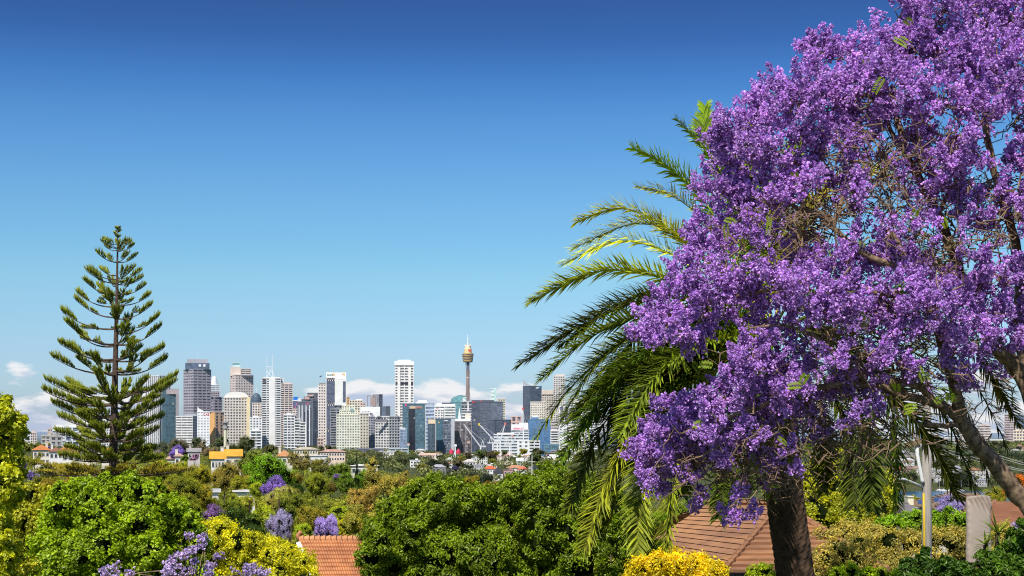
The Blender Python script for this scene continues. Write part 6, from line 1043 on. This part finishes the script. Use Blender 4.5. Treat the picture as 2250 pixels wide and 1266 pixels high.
def pine_branch(base, az, Lh, rise, full, R, dens=1.0, up=.62, sag=.10):
    """one limb curving up to its tip, upright needle branchlets along its outer part"""
    d = np.array((math.cos(az), math.sin(az), 0)); sd = np.array((-math.sin(az), math.cos(az), 0)); m = MB(); pts = []
    kink = R.uniform(-.12, .12)
    for i in range(9):
        f = i/8; pts.append(base + d*Lh*f + np.array((0, 0, rise*(f**1.7) - sag*Lh*math.sin(math.pi*f)*.5)) + sd*kink*Lh*f*f)
    m.tube(pts, [max(.008, .012 + .018*Lh*(1-i/8)) for i in range(9)], 5); V = [np.array(v) for v in m.v]; F4 = [f for f in m.f if len(f) == 4]; nb = len(F4); tn = [0.3]*len(V); F3 = []
    P_ = np.array(pts); n = max(9, int(Lh*17*dens*max(.6, full)))
    for i in range(n):
        f = 1 - full*(i/n)**1.0; f = min(1, max(0, f + R.uniform(-.01, .01))); q = np.array([np.interp(f, np.linspace(0, 1, 9), P_[:, k]) for k in range(3)])
        e = (1-f)/max(full, .01); ln = (.12 + up*math.sin(math.pi*min(1, .12 + .88*e))**.6*min(1, .35 + Lh*.25))*R.uniform(.75, 1.15)
        for sg in (-1, 1):
            for rep in range(2):
                dv = unit(np.array((0, 0, 1.))*R.uniform(.7, 1.1) + sd*sg*R.uniform(.05, .5) + d*R.uniform(.1, .45)); tip = q + dv*ln*R.uniform(.7, 1.1); mid = q + dv*ln*.5 + sd*sg*.06
                w_ = unit(np.cross(dv, R.normal(size=3)))*.022; w2 = unit(np.cross(dv, w_))*.022; k = len(V); t_ = R.uniform(.15, .6)
                V += [q, mid + w_, tip, mid - w_, mid + w2, mid - w2]; F4 += [(k, k+1, k+2, k+3), (k, k+4, k+2, k+5)]; tn += [t_*.4, t_, min(1, t_+.45), t_, t_, t_]
    return V, F4, nb, tn
k_ = 0
for py, L_, rise, nb_ in TIERS:
    a0 = R.uniform(0, 6.28)
    if L_ > 40: a0 = R.choice((0.05, math.pi/nb_ - .05)) + R.uniform(-.12, .12)
    for b in range(nb_):
        az = a0 + 2*math.pi*b/nb_ + R.uniform(-.16, .16); Lh = L_*s*1.03*R.uniform(.86, 1.0)*(1.08 if math.cos(az) < 0 else .95); big = L_ > 100
        full = min(.9, (.36 if L_ > 70 else .52) + (.22 if py > 850 else 0)) if L_ > 20 else 1.
        V, F4, nb2, tn = pine_branch(tp(py + R.uniform(-7, 7)), az, Lh, rise*s*R.uniform(.55, .95), full*R.uniform(.8, 1.05), R, 1.0 if py < 850 else 1.3, .58 if L_ > 20 else .2)
        mi = [1]*nb2 + [0]*(len(F4)-nb2); 
        if L_ > 60:     # side shoots on the inner half of the limb
            for j in range(R.integers(1, 3) + (py > 850)):
                f = R.uniform(.18, .5); d_ = np.array((math.cos(az), math.sin(az), 0)); bp = tp(py) + d_*Lh*f + np.array((0, 0, rise*s*f**1.7 - .03*Lh)); V2, F2, nb3, tn2 = pine_branch(bp, az + R.choice((-1, 1))*R.uniform(.3, 1.0), Lh*R.uniform(.16, .32), R.uniform(.05, .3), .9, R, 1.3, .42, .04); o_ = len(V)
                V = list(V) + list(V2); tn = list(tn) + list(tn2); mi += [1]*nb3 + [0]*(len(F2)-nb3); F4 = list(F4) + [tuple(q + o_ for q in f_) for f_ in F2]
        link('branch', np_mesh('branch', V, np.array(F4), [M['needle'], M['bark']], tn, mi), NP, (.28, .33, .035))
# the wide lowest limbs, spreading flat
NL = []
for i, (az, Lp, pyb) in enumerate(((0.05, 175, 1036), (.5, 150, 1040), (-.5, 170, 1034), (2.7, 150, 1040), (3.2, 165, 1030), (3.7, 160, 1038), (4.4, 110, 1040), (5.1, 120, 1036))):
    V, F4, nb2, tn = pine_branch(tp(pyb), az, Lp*s, R.uniform(0, .35), .7, R, .8, .3, .10); n0 = len(V)
    mi = [1]*nb2 + [0]*(len(F4)-nb2); F4 = list(F4)
    for j in range(4):
        f = .35 + .15*j; d = np.array((math.cos(az), math.sin(az), 0)); bp = tp(pyb) + d*Lp*s*f; V2, F2, nb3, tn2 = pine_branch(bp, az + R.choice((-1, 1))*R.uniform(.5, 1.0), Lp*s*.45*(1.1-f), R.uniform(-.1, .5), .9, R, 1.0, .34, .05); o_ = len(V)
        V = list(V) + list(V2); tn = list(tn) + list(tn2); mi += [1]*nb3 + [0]*(len(F2)-nb3); F4 += [tuple(q + o_ for q in f_) for f_ in F2]
    link('branch', np_mesh('branch', V, np.array(F4), [M['needle'], M['bark']], tn, mi), NP, (.40, .34, .04))
# ================================================================ near roofs
def quadpts(*a): return [P(*p) for p in a]
TM = paint_mat('terracotta_tile', (.66, .32, .14), .85, 2.2, .35, c2=(.48, .21, .10), bump=.3, bscale=30.); BM = paint_mat('brown_tile', (.44, .225, .105), .8, .9, .3, c2=(.28, .14, .08), stretch=(1, 1, 4))
A, B = P(658, 1188, 55), P(860, 1188, 55); Cq, Dq = P(872, 1340, 51), P(722, 1340, 51)
O = np.array((A+B)/2*np.array((1, 1, 0)) + np.array((0, 0, 46.))); h1 = empty('house', O, 0, 'house with an orange terracotta tiled roof below the lilac jacarandas', 'house')
m = MB(); tiled_slope(m, A-O, B-O, Cq-O, Dq-O, 17, .055, .05, 34); bk = np.array((0, 4.2, -1.9)); tiled_slope(m, B-O, A-O, A-O+bk, B-O+bk, 8, .05)
rf = m.build('roof', TM, h1); m = MB()
for i in range(17): f = i/17; a = (A-O)*(1-f) + (B-O)*f; b = (A-O)*(1-f-.052) + (B-O)*(f+.052); m.tube([a + np.array((0, 0, .03)), b + np.array((0, 0, .055))], [.13, .15], 8)
m.build('ridge_cap', TM, rf); fn = A - O; MB().tube([fn + np.array((0, 0, .05)), fn + np.array((-.05, 0, .2)), fn + np.array((.03, 0, .3)), fn + np.array((.1, 0, .27))], [.10, .08, .07, .04], 7).build('finial', TM, rf, smooth=True)
g0 = [fn + np.array((.03, .05, -.14)), Dq - O + np.array((.03, .05, -.14)), A - O + bk + np.array((.03, 0, -.14))]
MB().add([tuple(q) for q in g0], [(0, 2, 1)]).build('gable_wall', M['wall'], h1, (.62, .60, .58)); MB().tube([fn + np.array((-.02, -.02, -.1)), Dq - O + np.array((-.02, -.02, -.1))], .11, 4).build('barge_board', M['wall'], h1, (.8, .78, .74))
MB().box(((g0[1][0] + g0[2][0])/2 + 3.4, .6, 3.6), (6.4, 5.4, 7.2)).build('wall', M['wall'], h1, (.55, .30, .2))
D0 = 48; Cc, E, G, A2, B2 = P(1590, 1258, 48), P(1950, 1258, 48), P(1392, 1216, 55.5), P(1716, 1110, 53.4), P(1553, 1108, 54.6)
O = np.array((X(1690, 54), 54, 46.)); h2 = empty('house', O, 0, 'house with a brown tiled hip roof behind the palm trunk', 'house'); H = P(1800, 1200, 60); Ib = P(1450, 1190, 61)
m = MB(); tiled_slope(m, B2-O, A2-O, Cc-O, G-O, 13, .085); tiled_slope(m, A2-O, A2-O, E-O, Cc-O, 13, .085); Hh = np.array((E[0], E[1]+12, E[2])); Gg = np.array((G[0], G[1]+7, G[2])); tiled_slope(m, A2-O, B2-O, Gg-O, Hh-O, 8, .06); tiled_slope(m, A2-O, A2-O, Hh-O, E-O, 10, .08)
rf = m.build('roof', BM, h2); m = MB()
for a, b in ((A2, Cc), (A2, E), (B2, A2)):
    n_ = 16
    for i in range(n_): p0 = a*(1-i/n_) + b*i/n_ - O; p1 = a*(1-(i+1.08)/n_) + b*(i+1.08)/n_ - O; up_ = np.array((0, 0, .07)); m.tube([p0 + up_, p1 + up_*1.5], [.085, .105], 6)
m.build('ridge_cap', BM, rf); MB().add([tuple(P(1655, 1146, 53.4)-O+np.array((0, 0, .15))), tuple(P(1686, 1136, 53.6)-O+np.array((0, 0, .15))), tuple(P(1684, 1124, 54)-O+np.array((0, 0, .2))), tuple(P(1668, 1132, 54)-O+np.array((0, 0, .2)))], [(0, 1, 2, 3)]).build('roof_flashing', M['wall'], rf, (.8, .8, .8))
MB().box(((Cc[0]+G[0])/2 + 2.6 - O[0], 1.2, 4.5), (6, 5, 9)).build('wall', M['wall'], h2, (.42, .30, .22))
# beige house with solar panels, D about 105
D0 = 105; s = D0/F; O = np.array((X(2050, D0), D0+4, Z(1142, D0))); h3 = empty('house', O, 0, 'beige house with grey brown roof, cream chimney and blue solar panels', 'house')
q = lambda px, py, d=0.: P(px, py, D0+d) - O
MB().box((.45, 1.0, -1.7), (118*s, 7, 4.7)).build('wall', M['wall'], h3, (.62, .56, .46)); m = MB(); Bq = paint_mat('grey_brown_tile', (.30, .21, .14), .85, 1.5, .3)
tiled_slope(m, q(2085, 1083, 6), q(2150, 1083, 6), q(2190, 1118, 1), q(2040, 1118, 1), 9, .08); tiled_slope(m, q(2085, 1083, 6), q(2085, 1083, 6), q(2040, 1118, 1), q(1992, 1104, 7), 9, .08); m.tube([q(2085, 1083, 6), q(2040, 1118, 1)], .14, 5); tiled_slope(m, q(2000, 1103, 3), q(2035, 1103, 3), q(2035, 1114, 0), q(1988, 1112, 0), 4, .08)
rf = m.build('roof', Bq, h3); MB().box(tuple(q(1997, 1102, .5)), (13*s, 1.0, 24*s)).box(tuple(q(1997, 1091, .5)), (14*s, 1.15, 2*s)).build('chimney', M['wall'], rf, (.80, .72, .52))
for a in ((2058, 1098), (2069, 1098), (2022, 1104)): MB().box((0, 0, 0), (10*s, .06, 10*s)).build('solar_panel', M['metal'], rf, (.05, .10, .28), loc=tuple(q(a[0], a[1], 1.2)), rz=.0)
for px in (2001, 2012, 2022): w_ = MB().box((0, 0, 0), (5*s, .1, 14*s)).build('window', M['wall'], h3, (.5, .45, .36), loc=(q(px, 1126)[0], -3.0, q(px, 1126)[2])); MB().box((0, -.07, 0), (3.6*s, .06, 12*s)).build('pane', M['glass'], w_, (.05, .05, .06))
O = np.array((X(1978, 92), 92, Z(1145, 92))); h4 = empty('house', O, .35, 'small dark gabled house left of the cream chimney', 'house'); s = 92/F
MB().box((0, 0, 8*s), (24*s, 4, 16*s)).build('wall', M['wall'], h4, (.45, .44, .44)); m = MB(); hip_roof(m, 26*s, 4.2, 22*s, 16*s, .2, 0, True); m.build('roof', M['roof'], h4, (.22, .2, .21)); w_ = MB().box((0, -2.06, 8*s), (9*s, .12, 9*s)).build('window', M['wall'], h4, (.7, .7, .7)); MB().box((0, -2.15, 8*s), (7*s, .08, 7*s)).build('pane', M['glass'], w_, (.04, .05, .07))
# brown roof at the right
O = np.array((X(2200, 66), 66, Z(1190, 66))); h5 = empty('house', O, 0, 'house with a reddish brown tiled roof behind the covered board', 'house'); q = lambda px, py, d=0.: P(px, py, 62+d) - O
m = MB(); BM2 = paint_mat('red_brown_tile', (.38, .19, .11), .8, 1.2, .3, c2=(.30, .14, .08)); tiled_slope(m, q(2186, 1102, 5), q(2330, 1102, 5), q(2400, 1166, 0), q(2106, 1160, 0), 11, .10); tiled_slope(m, q(2186, 1102, 5), q(2186, 1102, 5), q(2106, 1160, 0), q(2080, 1136, 9), 11, .08); m.tube([q(2186, 1102, 5), q(2106, 1160, 0)], .11, 5); rf = m.build('roof', BM2, h5)
MB().box((1.2, 1.5, -1.6), (4.6, 5, 4.4)).build('wall', M['wall'], h5, (.55, .48, .4))
# ================================================================ things near the camera
D = 45; s = D/F; gz = ground(X(2036, D), D); o = empty('utility_pole', (X(2036, D), D, gz), 0, 'weathered grey wooden pole with crossarm, lamp arm and yellow conduit', 'utility pole'); O = np.array(o.location); z_ = lambda py: Z(py, D) - gz; x_ = lambda px: X(px, D) - O[0]
WD = paint_mat('weathered_wood', (.42, .38, .34), .9, 3.5, .35, .5, 12., c2=(.27, .24, .21), stretch=(6, 6, .35))
MB().tube([(0, 0, 0), (x_(2036.5), 0, z_(1150)), (x_(2035.5), 0, z_(830))], [.168, .144, .133], 14).build('post', WD, o, smooth=True)
c_ = MB().box((0, 0, 0), (78*s, .11, .13)).build('crossarm', paint_mat('old_crossarm', (.30, .22, .13), .9, 5, .4, .4, 20.), o, loc=(x_(2023), -.18, z_(969)), rz=0); c_.rotation_euler = (0, math.radians(-14), .12)
for px, py in ((1992, 973), (2010, 969), (2044, 960), (2054, 958)): MB().lathe([(.02, 0), (.05, .03), (.03, .07), (.055, .10), (.03, .15)], 10).build('insulator', M['metal'], o, (.45, .4, .36), loc=(x_(px), -.18, z_(py)))
MB().tube([(x_(2011), -.12, z_(966)), (x_(2013), -.14, z_(1000)), (x_(2023), -.15, z_(1056)), (x_(2026), -.14, z_(1060))], [.055, .055, .055, .05], 10).build('white_conduit', M['metal'], o, (.82, .82, .80), smooth=True)
MB().tube([(x_(2029), -.13, 0.3), (x_(2028), -.135, z_(1150)), (x_(2027), -.12, z_(1084))], [.035, .035, .03], 8).build('yellow_conduit', M['metal'], o, (.75, .50, .02), smooth=True)
la = MB().tube([(x_(2024), -.1, z_(1070)), (x_(2000), -.3, z_(1060)), (x_(1978), -.5, z_(1052)), (x_(1966), -.6, z_(1051))], [.045, .04, .035, .03], 8).build('lamp_arm', M['metal'], o, (.62, .63, .64), smooth=True)
MB().lathe([(.02, .06), (.09, .05), (.12, 0), (.10, -.04), (.02, -.06)], 12).build('lamp_head', M['metal'], la, (.66, .67, .68), loc=(x_(1962), -.62, z_(1053)))
for i, (px, py, py2) in enumerate(((1992, 968, 1000), (2010, 966, 1008), (2044, 957, 1016), (2054, 955, 1024))):
    a = P(px, py, D-.2); b = P(2600 + 40*i, py2 + 40, 51); pts = [a*(1-f) + b*f + np.array((0, 0, -.55*math.sin(math.pi*f))) for f in np.linspace(0, 1, 16)]; ow = empty('power_line', a, 0, ['overhead wire from the outermost left insulator of the wooden pole', 'overhead wire from the second insulator of the wooden pole', 'overhead wire just right of the wooden pole', 'overhead wire from the right end of the crossarm'][i], 'wire'); MB().tube([p - a for p in pts], .008, 5).build('wire', M['metal'], ow, (.62, .62, .62))
# fabric covered board
D = 23.5; s = D/F; gz = ground(X(2150, D), D); o = empty('covered_board', (X(2150, D), D, gz), .12, 'tall board on a post wrapped in a beige cloth cover', 'covered board'); zb = Z(1236, D) - gz; w_, h_ = 56*s, 146*s; V = []; nx, nz = 30, 60
R = np.random.default_rng(61)
def corner(u, v): # rounded top corners
    return 1 if v < .92 else math.sqrt(max(.0, 1 - ((v-.92)/.08)**2))*.14 + .86
for side in (-1, 1):
    for j in range(nz+1):
        v = j/nz
        for i in range(nx+1):
            u = i/nx*2 - 1; k = corner(u, v)*(1 + .02*math.sin(v*9)); fold = .020*math.sin(38*(u*.45 + v*1.15) + 2*math.sin(5*v))*math.exp(-((v-.90 + .10*(u-.3))/.09)**2)*1.8 + .003*math.sin(21*v + 9*u)*(abs(u) > .6) + .004*math.sin(60*v)*math.exp(-((u+.95)/.12)**2)
            V.append((u*w_/2*k, side*(.055*math.sqrt(max(0.0, 1-abs(u)**6)) + .012 + (fold if side < 0 else 0)), zb + v*h_ + .010*math.sin(u*2+1)*(v > .9)))
n1 = (nx+1)*(nz+1); idx = np.arange(n1).reshape(nz+1, nx+1); f1 = np.stack([idx[:-1, :-1], idx[:-1, 1:], idx[1:, 1:], idx[1:, :-1]], -1).reshape(-1, 4); f2 = f1[:, ::-1] + n1; ed = []
per = list(idx[0]) + list(idx[1:, -1]) + list(idx[-1, ::-1][1:]) + list(idx[::-1, 0][1:-1])
for a, b in zip(per, per[1:] + per[:1]): ed.append((b, a, a+n1, b+n1))
link('cloth_cover', np_mesh('cloth_cover', V, np.concatenate([f1, f2, np.array(ed)]), paint_mat('beige_cloth', (.42, .34, .28), .85, 3, .12, .06, 60.), smooth=True), o)
MB().tube([(x0_, 0, z0_) for x0_, z0_ in ((-w_*.33, -.05), (-w_*.33, zb+.1))], [.03, .03], 8).build('post', M['metal'], o, (.10, .09, .08))
# yucca
D = 22.6; gz = ground(X(2190, D), D); o = empty('yucca', (X(2192, D), D, gz), 0, 'spiky yucca with sword shaped leaves beside the covered board', 'yucca'); R = np.random.default_rng(71); m = MB(); O = np.array(o.location); allv = []; allf = []; tn = []
for px, py, n_, l_ in ((2192, 1172, 34, .40), (2166, 1198, 24, .30)):
    b = P(px, py, D) - O; m.tube([(b[0]*.3, .02, 0), b*np.array((.8, 1, .6)), b], [.05, .045, .04], 8)
    for i in range(n_):
        a = R.uniform(0, 6.28); e = math.asin(R.uniform(-.35, 1)); d = np.array((math.cos(a)*math.cos(e), math.sin(a)*math.cos(e), math.sin(e))); sd = unit(np.cross(d, (0, 0, 1)) + 1e-6)*.017; ll = l_*R.uniform(.7, 1.1); k = len(allv); drp = np.array((0, 0, -.10*ll*math.cos(e)))
        allv += [b - sd*.7, b + sd*.7, b + d*ll*.5 + sd, b + d*ll*.5 - sd, b + d*ll + drp]; allf += [(k, k+1, k+2, k+3), (k+3, k+2, k+4, k+4)]; q = R.uniform(.2, .8); tn += [q*.5, q*.5, q, q, min(1, q+.3)]
m.build('stem', M['darkbark'], o, smooth=True); link('leaf_rosette', np_mesh('leaf_rosette', np.array(allv), [np.array([f for f in allf if f[2] != f[3]]), np.array([f[:3] for f in allf if f[2] == f[3]])], M['frond'], tn), o, (.22, .30, .04))
